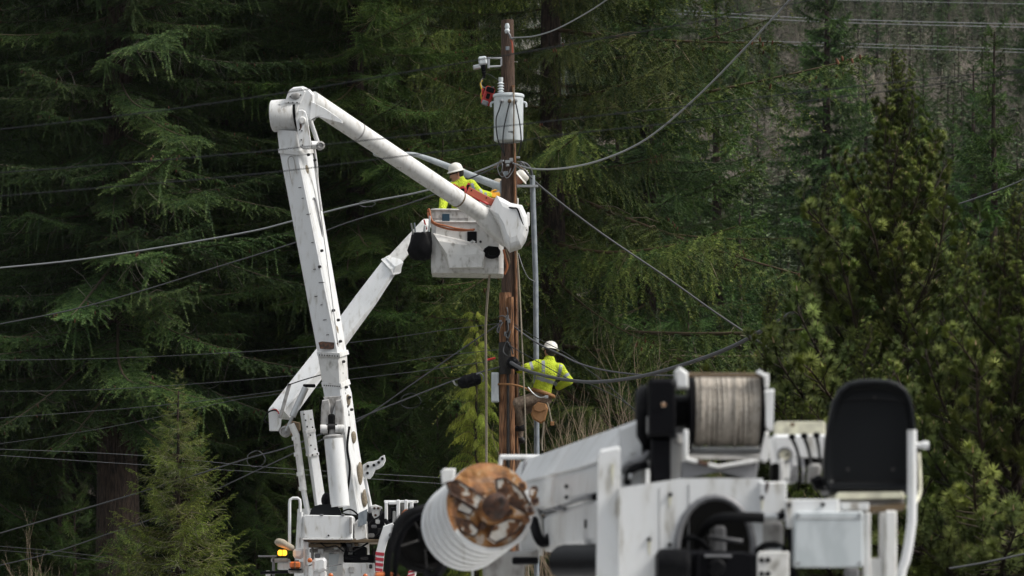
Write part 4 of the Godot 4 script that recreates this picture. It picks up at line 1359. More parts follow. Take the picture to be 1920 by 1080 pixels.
	for k in [.20, .225, .29, .325, .37, .40, .45, .62, .93, .96]:
		for s in [-.6, .1, .75]:
			if int(k * 1000 + s * 100) % 3 == 0:
				continue
			var n := (Vector3(0, 0, 1) * cos(s) + side * sin(s)).normalized()
			ubolt.lathe(u0.lerp(u1, k) + n * .136, n, [Vector2(0, .014), Vector2(.016, .012), Vector2(.018, -.01)], 6)
	part("boom_bolts", ubolt, "bolt_dark", ub).set_meta("kind", "stuff")
	# boxed tip and gear housing
	var tb := MB.new()
	var e0 := P(900, 401, 57.5)
	var e1 := P(958, 440, 57.75)
	var dn := side if side.y < 0 else -side
	var zz := Vector3(0, 0, 1)
	var rr := []
	for e in [[e0, .12, .13], [e0.lerp(e1, .25), .175, .15], [e1, .21, .16]]:
		var c: Vector3 = e[0]
		var h: float = e[1]
		var w: float = e[2]
		rr.append([c - dn * h + zz * w * .55, c - dn * h * .1 + zz * w, c + dn * h * .8 + zz * w * .8, c + dn * h + zz * w * .2, c + dn * h - zz * w, c - dn * h - zz * w])
	beam(tb, rr, .02)
	part("tip_housing", tb, "fibreglass", t)
	var gl := [918, 392, 931, 366, 942, 371, 958, 380, 979, 384, 989, 405, 991, 428, 986, 447, 977, 461, 967, 464, 956, 468, 946, 455, 937, 425]
	b = MB.new()
	var g := Q(gl, 57.42)
	var gm := P(958, 418, 57.42)
	var gr := []
	for e in [[.42, .085], [.22, .07], [.10, .045], [.03, .01], [.0, -.04], [.0, -.5]]:
		var ring := []
		for p in g:
			ring.append((p as Vector3).lerp(gm, e[0]) + Vector3(0, 0, e[1]))
		gr.append(ring)
	b.loft(gr)
	var gh := part("gear_housing", b, "white", t)
	part("pipe_clip", pipe([952, 389, 57.36, 962, 390, 57.33, 970, 392, 57.33, 976, 408, 57.34, 982, 424, 57.36, 988, 432, 57.4], .012), "black", gh)
	part("side_bracket", bx(988, 398, 993, 424, 57.6, .06, .01), "white_worn", t)
	# bucket
	b = MB.new()
	var k0 := []
	for e in [[809, 511, 943, 513, 58.02, 58.85], [808, 500, 944, 502, 58.0, 58.87], [809, 415, 944, 417, 58.0, 58.9], [810, 393, 944, 395, 57.99, 58.9]]:
		k0.append(cham([P(e[0], e[1], e[4]), P(e[2], e[3], e[4]), P(e[2], e[3], e[4]) + Vector3(0, 0, e[4] - e[5]), P(e[0], e[1], e[4]) + Vector3(0, 0, e[4] - e[5])], .07))
	var inner := []
	for p in k0[3]:
		inner.append(p)
	var cc := (k0[3][0] + k0[3][4]) * .5 as Vector3
	var in0 := []
	var in1 := []
	for i in inner.size():
		in0.append((k0[3][i] as Vector3).lerp(cc, .09))
		in1.append((k0[1][i] as Vector3).lerp((k0[1][0] + k0[1][4]) * .5 as Vector3, .09))
	k0.append(in0)
	k0.append(in1)
	b.loft(k0, false)
	b.fan(k0[0], Vector3.DOWN)
	b.fan(in1, Vector3.UP)
	var bk := part("bucket", b, "fibreglass", t)
	b = MB.new()
	for rg in [k0[2], k0[3]]:
		var lip := []
		for p in rg:
			lip.append((p as Vector3) + ((p as Vector3) - cc).normalized() * .012)
		lip.append(lip[0])
		b.tube(lip, .018, 6, false)
	part("rim", b, "fibreglass", bk)
	b = MB.new()
	b.loft([Q3([812, 437, 58.0, 893, 455, 58.0, 910, 474, 58.0, 908, 503, 58.0, 841, 504, 58.0, 832, 480, 58.0]), Q3([822, 452, 57.86, 890, 462, 57.84, 908, 475, 57.78, 906, 501, 57.80, 843, 502, 57.8, 838, 476, 57.82])])
	part("step_pocket", b, "fibreglass", bk)
	part("shelf_strip", bx(812, 408, 878, 415, 57.992, .03, .004), "tray_grey", bk)
	part("label_panel", bx(829, 401, 843, 416, 57.978, .02, .003), "blue_label", bk)
	b = bx(876, 434, 894, 461, 57.985, .02, .004)
	var cp := part("control_panel", b, "black", bk)
	part("lever", pipe([880, 456, 57.97, 886, 452, 57.94, 891, 454, 57.94], .012), "white", cp)
	part("lever", pipe([885, 460, 57.97, 886, 450, 57.93], .01), "steel", cp)
	bolts("panel_knob", [901, 453, 57.97], .02, "bolt_dark", bk)
	part("recess", plate([908, 466, 916, 461, 934, 463, 938, 472, 934, 483, 914, 484], 57.985, .02), "black_matt", bk)
	for e in [[922, 473, 14, 10], [924, 475, 11, 7]]:
		b = MB.new()
		var a := []
		for i in 15:
			var q := PI * 1.35 * i / 14.0 - .5
			a.append(P(e[0] + cos(q) * e[2], e[1] + sin(q) * e[3], 57.93))
		b.tube(a, .02, 7)
		part("hose_coil", b, "black", bk)
	part("hydraulic_hose", pipe([802, 398, 57.95, 806, 412, 57.93, 818, 422, 57.92, 835, 428, 57.92, 851, 431, 57.92, 870, 432, 57.9, 890, 430, 57.85], .016), "orange_hose", t)
	part("hydraulic_hose", pipe([802, 396, 57.96, 805, 393, 57.95, 812, 416, 57.91, 838, 424, 57.9, 860, 429, 57.9, 888, 432, 57.84], .014), "orange_hose", t)
	part("hydraulic_hose", pipe([944, 468, 57.98, 948, 485, 57.96, 951, 500, 57.97, 946, 514, 58.0], .017), "orange_hose", t)
	part("hydraulic_hose", pipe([948, 468, 57.98, 953, 482, 57.97, 955, 494, 57.98, 949, 510, 58.02], .013), "bronze", t)
	# what lies on the bucket: red channel, bag of tools
	var ch := thing("red_channel", "red steel channel lying across the bucket above the boom tip", "channel bar", P(904, 370, 57.5))
	b = MB.new()
	var cd := P(930, 383, 57.55) - P(877, 356, 57.35)
	var cb := Basis(cd.normalized(), cd.normalized().cross(Vector3(0, 0, -1)).normalized() * -1.0, Vector3.ZERO)
	cb.y = Vector3(0, 0, 1).cross(cd.normalized()).normalized()
	cb.z = cb.x.cross(cb.y)
	b.box((P(930, 383, 57.55) + P(877, 356, 57.35)) * .5, Vector3(cd.length(), .10, .02), .004, cb)
	b.box((P(930, 383, 57.55) + P(877, 356, 57.35)) * .5 + cb.y * .045 - cb.z * .05, Vector3(cd.length(), .015, .10), .004, cb)
	b.box((P(930, 383, 57.55) + P(877, 356, 57.35)) * .5 - cb.y * .045 - cb.z * .05, Vector3(cd.length(), .015, .10), .004, cb)
	part("channel", b, "red_channel", ch)
	part("lower_bar", rod(P(873, 360, 57.38), P(915, 383, 57.5), .02, .02, 6), "red_paint", ch)
	part("cap", bx(875, 346, 881, 360, 57.36, .06, .01), "black_matt", ch)
	bolts("bolt_holes", [884, 357, 57.36, 912, 371, 57.47], .012, "black_matt", ch)
	var bg := thing("tool_bag", "black canvas tool bag hung on the left end of the bucket", "bag", P(789, 486, 57.95))
	b = MB.new()
	var bgr := []
	var rg2 := RandomNumberGenerator.new()
	rg2.seed = 5
	for e in [[790, 488, 9.0], [788, 484, 18.0], [787, 470, 22.5], [789, 455, 21.0], [790, 442, 17.0], [791, 436, 16.0], [792, 436, 13.0]]:
		var ring := []
		for j in 16:
			var q := TAU * j / 16
			var w: float = S(e[2], 57.95) * (1.0 + .13 * sin(j * 2.4 + (e[1] as float) * .3) + rg2.randf_range(-.10, .10))
			ring.append(P(e[0], e[1], 57.95) + Vector3(cos(q) * w, rg2.randf_range(-.012, .012), sin(q) * w * .75))
		bgr.append(ring)
	b.skin(bgr)
	part("pouch", b, "hoarse_black", bg)
	for e in [[775, 440, 771, 419, .012, "steel"], [779, 440, 777, 418, .012, "galvanised"], [795, 440, 797, 422, .022, "white"], [804, 440, 806, 405, .016, "tank"], [800, 430, 795, 412, .012, "red_paint"]]:
		part("tool", rod(P(e[0], e[1], 57.95), P(e[2], e[3], 57.9), e[4], e[4], 8), e[5], bg)
	# lift cylinder and clevis
	b = MB.new()
	b.tube(Q3([625, 817, 54.35, 638, 950, 54.3]), .135, 24)
	part("lift_cylinder", b, "white", t)
	b = MB.new()
	b.lathe(P(625, 818, 54.35), Vector3(-.09, 1, 0), [Vector2(.14, -.03), Vector2(.145, .0), Vector2(.12, .02), Vector2(.06, .03), Vector2(.055, .12), Vector2(0, .12)], 20)
	part("cylinder_cap", b, "tray_grey", t)
	for e in [[602, 619], [628, 643]]:
		b = plate([e[0], 765, e[0] + 2, 750, e[1] - 3, 748, e[1], 762, e[1] + 1, 806, e[1] - 3, 813, e[0] + 3, 813, e[0] - 1, 806], 54.36, .22, .02)
		part("clevis_lug", b, "tray_grey", t)
	part("clevis_pin", rod(P(612, 800, 54.3), P(632, 800, 54.3), .04), "bolt_dark", t)
	for e in [[601, 614], [629, 646]]:
		part("pin_boss", rod(P(e[0], 804, 54.3), P(e[1], 804, 54.3), .06), "white_worn", t)
	part("rod_eye", bx(615, 776, 628, 818, 54.33, .14, .03), "black_matt", t)
	part("lug_web", plate([606, 744, 640, 742, 636, 758, 627, 762, 622, 778, 616, 778, 611, 760], 54.5, .06, .01), "tray_grey", t)
	part("seam", pipe([588, 300, 55.02, 612, 480, 54.86, 634, 650, 54.74], .006, 5, false), "dull_steel", lb)
	part("stain", plate([597, 642, 604, 640, 634, 643, 634, 652, 620, 655, 600, 654], 54.735, .012), "dark_rust", lb)
	part("hose", pipe([655, 800, 54.5, 651, 840, 54.45, 656, 880, 54.45, 650, 930, 54.45], .018), "black", t)
	for e in [[560, 352, 6], [575, 402, 9], [566, 372, 4], [584, 455, 5], [598, 530, 12], [588, 505, 5], [606, 600, 7], [612, 628, 5], [601, 572, 4], [590, 556, 6], [615, 690, 8], [622, 704, 6], [613, 678, 5]]:
		var sc := MB.new()
		var f := ((e[1] as float) - 262.0) / 402.0
		var a0 := ring4(520.0 + 75.0 * f, e[1], 556.0 + 80.0 * f, e[1], 584.0, e[1], 55.0 - .3 * f)
		var w: float = ((e[0] as float) - (520.0 + 75.0 * f)) / (36.0 + 5.0 * f)
		var c0: Vector3 = (a0[0] as Vector3).lerp(a0[1], clampf(w, .08, .92)) + Vector3(-.43, 0, .9) * .004
		sc.tube([c0, c0 + (a0[1] - a0[0] as Vector3).normalized() * S(e[2], 55) + Vector3(0, .006, 0)], .005, 5)
		part("scuff", sc, "bolt_dark", lb)
	# turret: hood, operator seat, boom rest claw
	part("turret_hood", plate([567, 968, 570, 965, 660, 967, 662, 970, 661, 1011, 568, 1010], 54.0, .75, .03), "white", t)
	part("hood_rib", bx(655, 969, 660, 1000, 53.96, .05, .008), "tray_grey", t)
	bolts("hood_latch", [616, 1004, 53.99], .014, "bolt_dark", t)
	part("side_box", plate([663, 982, 670, 974, 686, 976, 688, 1010, 668, 1015, 664, 1010], 54.1, .5, .02), "white_worn", t)
	part("side_shield", plate([672, 962, 689, 954, 687, 982, 671, 988], 54.05, .03), "galvanised", t)
	b = MB.new()
	var srings := []
	for e in [[0.0, 1.0], [.05, 1.02], [.11, .95]]:
		var ring := []
		for p in Q([580, 966, 583, 956, 590, 949, 600, 946, 622, 946, 632, 949, 638, 957, 641, 966], 54.25):
			ring.append((P(610, 960, 54.25) as Vector3).lerp(p, e[1]) + Vector3(0, 0, -e[0]))
		srings.append(ring)
	b.loft(srings)
	part("seat_back", b, "seat_vinyl", t)
	b = MB.new()
	b.ball(P(612, 938, 54.5), Vector3(.075, .11, .09))
	part("joystick_boot", b, "black", t)
	part("turret_column", rod(Vector3(P(640, 0, 54.8).x, 1.2, -54.9), P(640, 1000, 54.9), .42, .40, 24), "white_worn", t)
	part("turret_deck", bx(569, 1011, 712, 1017, 54.1, 1.5, .01), "bronze", t)
	part("hoses", pipe([640, 1020, 54.3, 650, 1030, 54.2, 648, 1045, 54.2, 660, 1050, 54.2], .03), "black", t)
	part("pump_box", bx(661, 1025, 687, 1042, 54.2, .4, .02), "black", t)
	part("frame_plate", bx(576, 1019, 640, 1026, 54.2, .5, .01), "bronze", t)
	var cl := part("boom_rest", plate([680, 872, 690, 866, 700, 865, 709, 862, 714, 856, 721, 853, 723, 862, 719, 871, 711, 877, 704, 879, 699, 890, 694, 896, 684, 895, 681, 886], 54.35, .05, .006), "white", t)
	part("boom_rest", plate([680, 874, 690, 868, 700, 867, 709, 864, 714, 858, 721, 855, 723, 864, 719, 873, 711, 879, 704, 881, 699, 892, 694, 898, 684, 897, 681, 888], 54.6, .05, .006), "white", t)
	bolts("lightening_hole", [690, 874, 54.34, 701, 872, 54.34, 710, 867, 54.34, 689, 887, 54.34, 717, 860, 54.34], .022, "black_matt", cl)
	part("rest_post", pipe([684, 896, 54.45, 688, 915, 54.5, 694, 945, 54.5, 697, 960, 54.5], .025, 8, false), "white", t)
	part("lower_claw", plate([694, 948, 704, 946, 716, 950, 717, 956, 712, 958, 710, 972, 703, 975, 698, 966], 54.3, .12, .01), "white_worn", t)
	bolts("claw_bolts", [702, 953, 54.29, 709, 953, 54.29, 704, 966, 54.29], .02, "dark_rust", t)
	# platform frame at right with hoses
	part("black_frame", bx(688, 958, 724, 1012, 54.6, .5, .03), "black", t)
	for e in [[721, 941, 727, 985], [728, 940, 745, 946], [743, 937, 750, 984], [758, 937, 765, 985], [768, 940, 775, 975]]:
		part("frame_upright", bx(e[0], e[1], e[2], e[3], 54.2, .1, .01), "white", t)
	part("frame_rail", bx(720, 938, 784, 943, 54.28, .08, .01), "white", t)
	part("frame_fill", bx(752, 944, 757, 980, 54.3, .2, .01), "tray_grey", t)
	part("frame_back", bx(724, 950, 790, 1000, 54.8, .4, .02), "black", t)
	part("hose", pipe([748, 975, 54.1, 754, 962, 54.08, 762, 956, 54.1, 768, 962, 54.1], .012), "orange_hose", t)
	part("hose", pipe([722, 975, 54.1, 730, 983, 54.05, 745, 982, 54.05, 756, 972, 54.05], .03), "black", t)
	# valves, fittings and hoses between hood and stabilisers
	for e in [[690, 950, 696, 962, 54.25, "dull_steel"], [704, 974, 712, 982, 54.3, "white_worn"], [696, 984, 706, 990, 54.35, "dull_steel"], [708, 990, 718, 1004, 54.4, "bolt_dark"], [690, 1000, 702, 1008, 54.35, "tray_grey"], [728, 950, 733, 972, 54.3, "bolt_dark"], [736, 958, 742, 986, 54.35, "white_worn"], [766, 950, 772, 962, 54.3, "dull_steel"], [776, 944, 782, 968, 54.4, "black"], [724, 988, 735, 994, 54.3, "white_worn"], [648, 1018, 660, 1026, 54.25, "dull_steel"], [664, 1018, 672, 1024, 54.2, "bronze"], [676, 1044, 690, 1050, 54.15, "bolt_dark"], [625, 1018, 634, 1030, 54.3, "tank"], [596, 1028, 606, 1040, 54.3, "white"], [590, 1038, 600, 1046, 54.25, "dull_steel"], [654, 1062, 664, 1074, 54.12, "tray_grey"], [692, 1058, 698, 1066, 54.12, "bolt_dark"], [552, 1050, 560, 1054, 54.1, "dull_steel"], [572, 1030, 576, 1060, 54.05, "tray_grey"]]:
		part("fitting", bx(e[0], e[1], e[2], e[3], e[4], .08, .012), e[5], t)
	for e in [[690, 985, 700, 975, 712, 968, 716, 955, .012, "black"], [700, 1010, 712, 1000, 720, 990, 735, 990, .016, "rubber"], [738, 985, 748, 990, 760, 985, 768, 972, .014, "black"], [645, 1016, 655, 1034, 670, 1030, 690, 1018, .014, "rubber"], [600, 1016, 612, 1026, 630, 1024, 644, 1034, .010, "black"], [755, 990, 765, 996, 778, 990, 786, 975, .012, "orange_hose"], [640, 960, 655, 955, 668, 962, 676, 975, .012, "black"], [577, 1062, 590, 1058, 610, 1062, 640, 1058, .008, "dull_steel"]]:
		part("hose", pipe([e[0], e[1], 54.22, e[2], e[3], 54.12, e[4], e[5], 54.12, e[6], e[7], 54.2], e[8]), e[9], t)
	part("hood_edge", bx(567, 1009, 662, 1012, 53.985, .05, .004), "white_worn", t)
	part("hood_hinge", bx(600, 964, 606, 967, 53.99, .05, .006), "dull_steel", t)
	part("hood_hinge", bx(640, 964, 646, 967, 53.99, .05, .006), "dull_steel", t)
	# striped stabiliser legs
	for e in [[0.0, 54.0], [62.0, 54.3]]:
		var q: float = e[0]
		var s := plate([719 + q, 986, 736 + q, 980, 744 + q, 990, 727 + q, 1012, 720 + q, 1038, 717 + q, 1072, 704 + q, 1072, 704 + q, 1038, 711 + q, 1010], e[1], .16, .015)
		if q > 0.0:
			s = plate([772, 1058, 784, 1056, 783, 1064, 778, 1085, 766, 1095, 762, 1085], e[1], .16, .015)
		var lg := part("stabiliser_leg", s, "white", t)
		for i in 4:
			if q > 0.0:
				part("stripe", plate([768 - i * 2.0, 1064 + i * 7, 780 - i, 1061 + i * 7, 779 - i, 1064.5 + i * 7, 766.5 - i * 2.0, 1068 + i * 7], e[1] - .006, .02), "red_stripe", lg)
			else:
				var w := 720.5 - i * .9
				part("stripe", plate([704.2, 1034.5 + i * 10, w, 1036.5 + i * 10, w - .6, 1042.5 + i * 10, 704.2, 1040.5 + i * 10], e[1] - .006, .02), "red_stripe", lg)
		if q == 0.0:
			bolts("pivot_pin", [733, 1003, e[1] - .005], .035, "dull_steel", lg)
	# lower deck pieces
	part("deck_post", bx(569, 1010, 578, 1090, 54.1, .08, .01), "white", t)
	part("deck_post", bx(583, 1016, 588, 1050, 54.4, .06, .01), "tray_grey", t)
	part("deck_shelf", bx(580, 1029, 648, 1036, 54.5, .5, .01), "tray_grey", t)
	part("grey_locker", bx(616, 1036, 644, 1074, 54.5, .4, .02), "tank", t)
	part("step", bx(644, 1040, 702, 1055, 54.2, .3, .015), "black", t)
	part("side_panel", plate([642, 1055, 702, 1056, 704, 1095, 642, 1095], 54.15, .1, .01), "white_worn", t)
	part("fender", plate([585, 1052, 590, 1047, 608, 1045, 612, 1050, 611, 1068, 600, 1073, 586, 1071], 54.0, .4, .04), "white", t)
	part("lower_box", bx(587, 1070, 612, 1090, 54.05, .3, .02), "white_worn", t)
	for e in [[577, 1047, 585, 1054], [616, 1075, 624, 1083], [681, 1076, 689, 1084]]:
		var lamp := MB.new()
		lamp.lathe(P((e[0] + e[2]) * .5, (e[1] + e[3]) * .5, 53.98), Vector3(0, 0, 1), [Vector2(.034, -.03), Vector2(.034, .01), Vector2(.024, .02), Vector2(0, .024)], 14)
		part("marker_lamp", lamp, "amber", t)
	part("dome", plate([549, 1033, 552, 1029, 567, 1029, 569, 1032, 568, 1044, 563, 1048, 552, 1047, 549, 1042], 54.1, .3, .04), "white", t)
	part("rack", bx(508, 1047, 540, 1054, 54.3, .6, .01), "tray_grey", t)
	part("rack", bx(510, 1044, 515, 1095, 54.3, .08, .01), "dull_steel", t)
	part("rack", bx(498, 1070, 507, 1095, 54.3, .08, .01), "white_worn", t)
	part("rack_rail", rod(P(484, 1043, 54.3), P(520, 1043, 54.3), .012), "dull_steel", t)
	part("rack_rail", rod(P(488, 1074, 54.2), P(545, 1072, 54.2), .022), "black", t)
	part("lamp_shelf", bx(540, 1066, 568, 1075, 54.15, .2, .02), "tray_grey", t)
	part("rail_panel", bx(520, 1053, 568, 1068, 54.35, .3, .01), "white", t)
	for e in [[520.5, 1031, 537.5, 1042, "amber_lit"], [543, 1053, 563, 1066, "amber"]]:
		var w := part("beacon", bx(e[0], e[1], e[2], e[3], 54.0, .1, .02), e[4], t)
		part("beacon_base", bx(e[0] - 2.0, e[3], e[2] + 2.0, e[3] + 3.5, 53.99, .12, .008), "black", w)
		part("beacon_clip", bx((e[0] + e[2]) * .5 - .7, e[1] - .5, (e[0] + e[2]) * .5 + .7, e[3], 53.985, .02, .002), "bronze", w)
	var ol := OmniLight3D.new()
	ol.name = "beacon_light"
	ol.light_color = Color(1, .6, .1)
	ol.light_energy = .006
	ol.light_size = .05
	ol.omni_range = 6.0
	ol.omni_attenuation = 2.0
	ol.shadow_enabled = true
	ol.position = P(529, 1036.5, 53.95)
	add_child(ol)
	# grab rails
	part("grab_rail", pipe([543, 1027, 54.1, 543, 945, 54.1, 544, 937, 54.1, 549, 934, 54.1, 558, 934, 54.1, 562, 937, 54.1, 563, 945, 54.1, 561, 1027, 54.1], .022, 8, false), "white", t)
	part("grab_rail", rod(P(565, 960, 54.05), P(563, 1009, 54.05), .025), "white", t)
	chassis(t, base, Vector3(-1, 0, 0), 2.6, 4.6)
	# burlap roll on the rack
	var br := MB.new()
	br.tube(curve(Q3([517, 1016, 54.05, 528, 1018, 54.0, 540, 1024, 54.0, 550, 1028, 54.05]), 4), [.03, .045, .055, .06, .06, .06, .055, .05, .05, .05, .045, .04, .03], 9)
	solo("burlap_roll", br, "duck_cloth", P(533, 1025, 54), "brown rolled sacking lying above the lit amber beacon", "sack")

func make_far_truck() -> void:
	var base := Vector3(P(590, 0, 59.6).x, 0, -59.8)
	var t := thing("bucket_truck", "second bucket truck behind with a thin boom rising to the right", "bucket truck", base)
	var b := MB.new()
	# first arm: bolted box column
	beam(b, [ring4(562, 771, 569, 770, 586, 768, 59.2, .2, .1), ring4(574, 853, 580, 853, 597, 851, 59.2, .2, .1)], .01)
	part("lower_arm", b, "white", t)
	b = MB.new()
	beam(b, [ring4(576, 853, 582, 853, 597, 851, 59.22, .2, .1), ring4(592, 962, 596, 962, 614, 960, 59.22, .2, .1)], .01)
	part("lower_arm", b, "white", t)
	for e in [[567, 806, 573.5, 808, 591.5, 804], [573, 850, 579.5, 852, 598, 848]]:
		b = MB.new()
		b.loft([ring4(e[0], e[1], e[2], e[3], e[4], e[5], 59.18, .2, .1), ring4(e[0] + .8, e[1] + 5, e[2] + .8, e[3] + 5, e[4] + .8, e[5] + 5, 59.18, .2, .1)])
		part("boom_collar", b, "white_worn", t)
	var bo := []
	for e in [[573, 788], [583, 786], [576, 800], [586, 801], [570, 777], [582, 816], [591, 842], [586, 853], [595, 851], [583, 835]]:
		bo.append_array([e[0], e[1], 59.2])
	bolts("arm_bolts", bo, .014, "bolt_dark", t)
	b = MB.new()
	b.tube(Q3([546, 795, 59.3, 555, 815, 59.3, 569, 920, 59.3]), [.05, .055, .055], 14)
	var li := part("leveling_rod", b, "fibreglass", t)
	part("leveling_rod", rod(P(569, 918, 59.3), P(578, 965, 59.3), .042), "white", t)
	for e in [[554, 818], [558, 848], [563, 885], [567, 912]]:
		b = MB.new()
		b.tube(Q3([e[0], e[1], 59.3, e[0] + .9, e[1] + 7, 59.3]), .062, 14)
		part("band", b, "white_worn", li)
	# knee and second arm
	b = MB.new()
	beam(b, [ring4(503, 766, 531, 769, 548, 788, 59.5, .25, .1), ring4(591, 655, 602, 690, 608, 706, 60.0, .25, .1), ring4(667, 553, 690, 580, 706, 570, 60.5, .25, .1), ring4(714, 492, 735, 512, 748, 505, 60.8, .2, .1)], .015)
	part("upper_arm", b, "white", t)
	b = MB.new()
	beam(b, [ring4(714, 486, 732, 505, 754, 497, 60.75, .3, .1), ring4(728, 480, 736, 516, 752, 512, 60.75, .3, .1)], .012)
	beam(b, [ring4(713, 497, 735, 517, 752, 507, 60.76, .3, .1), ring4(722, 482, 741, 500, 757, 492, 60.76, .3, .1)], .012)
	part("boom_collar", b, "white", t)
	b = MB.new()
	beam(b, [ring4(721, 488, 741, 506, 748, 500, 60.85, .2, .1), ring4(790, 414, 806, 426, 812, 422, 61.2, .2, .1), ring4(880, 410, 884, 428, 888, 426, 61.5, .2, .1)], .012)
	part("fly_arm", b, "fibreglass", t)
	part("knee_plate", plate([503, 768, 512, 762, 524, 770, 528, 782, 526, 800, 522, 808, 505, 808], 59.42, .06, .012), "white", t)
	b = MB.new()
	b.lathe(P(534, 809, 59.45), Vector3(0, 0, 1), [Vector2(0, -.2), Vector2(.085, -.2), Vector2(.085, .02), Vector2(.06, .035), Vector2(.05, .01), Vector2(0, .01)], 18)
	part("knee_pin", b, "tray_grey", t)
	part("knee_link", plate([530, 800, 545, 788, 562, 792, 563, 806, 548, 816, 536, 814], 59.6, .2, .02), "bronze", t)
	b = MB.new()
	b.tube(Q3([573, 727, 59.4, 548, 781, 59.35]), .052, 14)
	part("knee_cylinder", b, "steel", t)
	part("knee_cylinder_rod", rod(P(549, 780, 59.35), P(536, 808, 59.38), .024), "steel", t)
	part("link_rod", rod(P(543, 720, 59.4), P(525, 784, 59.35), .028), "tray_grey", t)
	part("clamp", bx(568, 720, 591, 726, 59.5, .1, .01), "black", t)
	part("hose", pipe([522, 772, 59.38, 514, 769, 59.36, 503, 773, 59.36, 497, 782, 59.36, 496, 790, 59.36, 503, 793, 59.4], .012), "black", t)
	part("hose", pipe([510, 769, 59.4, 518, 768, 59.37, 523, 776, 59.37], .01), "red_paint", t)
	part("antenna_wire", pipe([540, 722, 59.35, 570, 712, 59.35, 605, 702, 59.4], .009), "black", t)
	# bucket behind the pole
	b = MB.new()
	var rr := []
	for e in [[498, 0.0], [490, .01], [375, .05], [374, .03]]:
		var w: float = .26 + e[1]
		var c := P(936, e[0], 61.2)
		rr.append(cham([c + Vector3(-w, 0, w), c + Vector3(w, 0, w), c + Vector3(w, 0, -w), c + Vector3(-w, 0, -w)], .06))
	var i0 := []
	var i1 := []
	for p in rr[3]:
		i0.append((p as Vector3).lerp(P(936, 374, 61.2), .08))
	for p in rr[1]:
		i1.append((p as Vector3).lerp(P(936, 490, 61.2), .08))
	rr.append(i0)
	rr.append(i1)
	b.loft(rr, false)
	b.fan(rr[0], Vector3.DOWN)
	b.fan(i1, Vector3.UP)
	part("bucket", b, "fibreglass", t)
	part("turret_column", rod(Vector3(base.x, 1.2, base.z), P(596, 955, 59.8), .4, .32, 20), "white_worn", t)
	chassis(t, base, Vector3(-1, 0, 0), 2.4, 4.4)

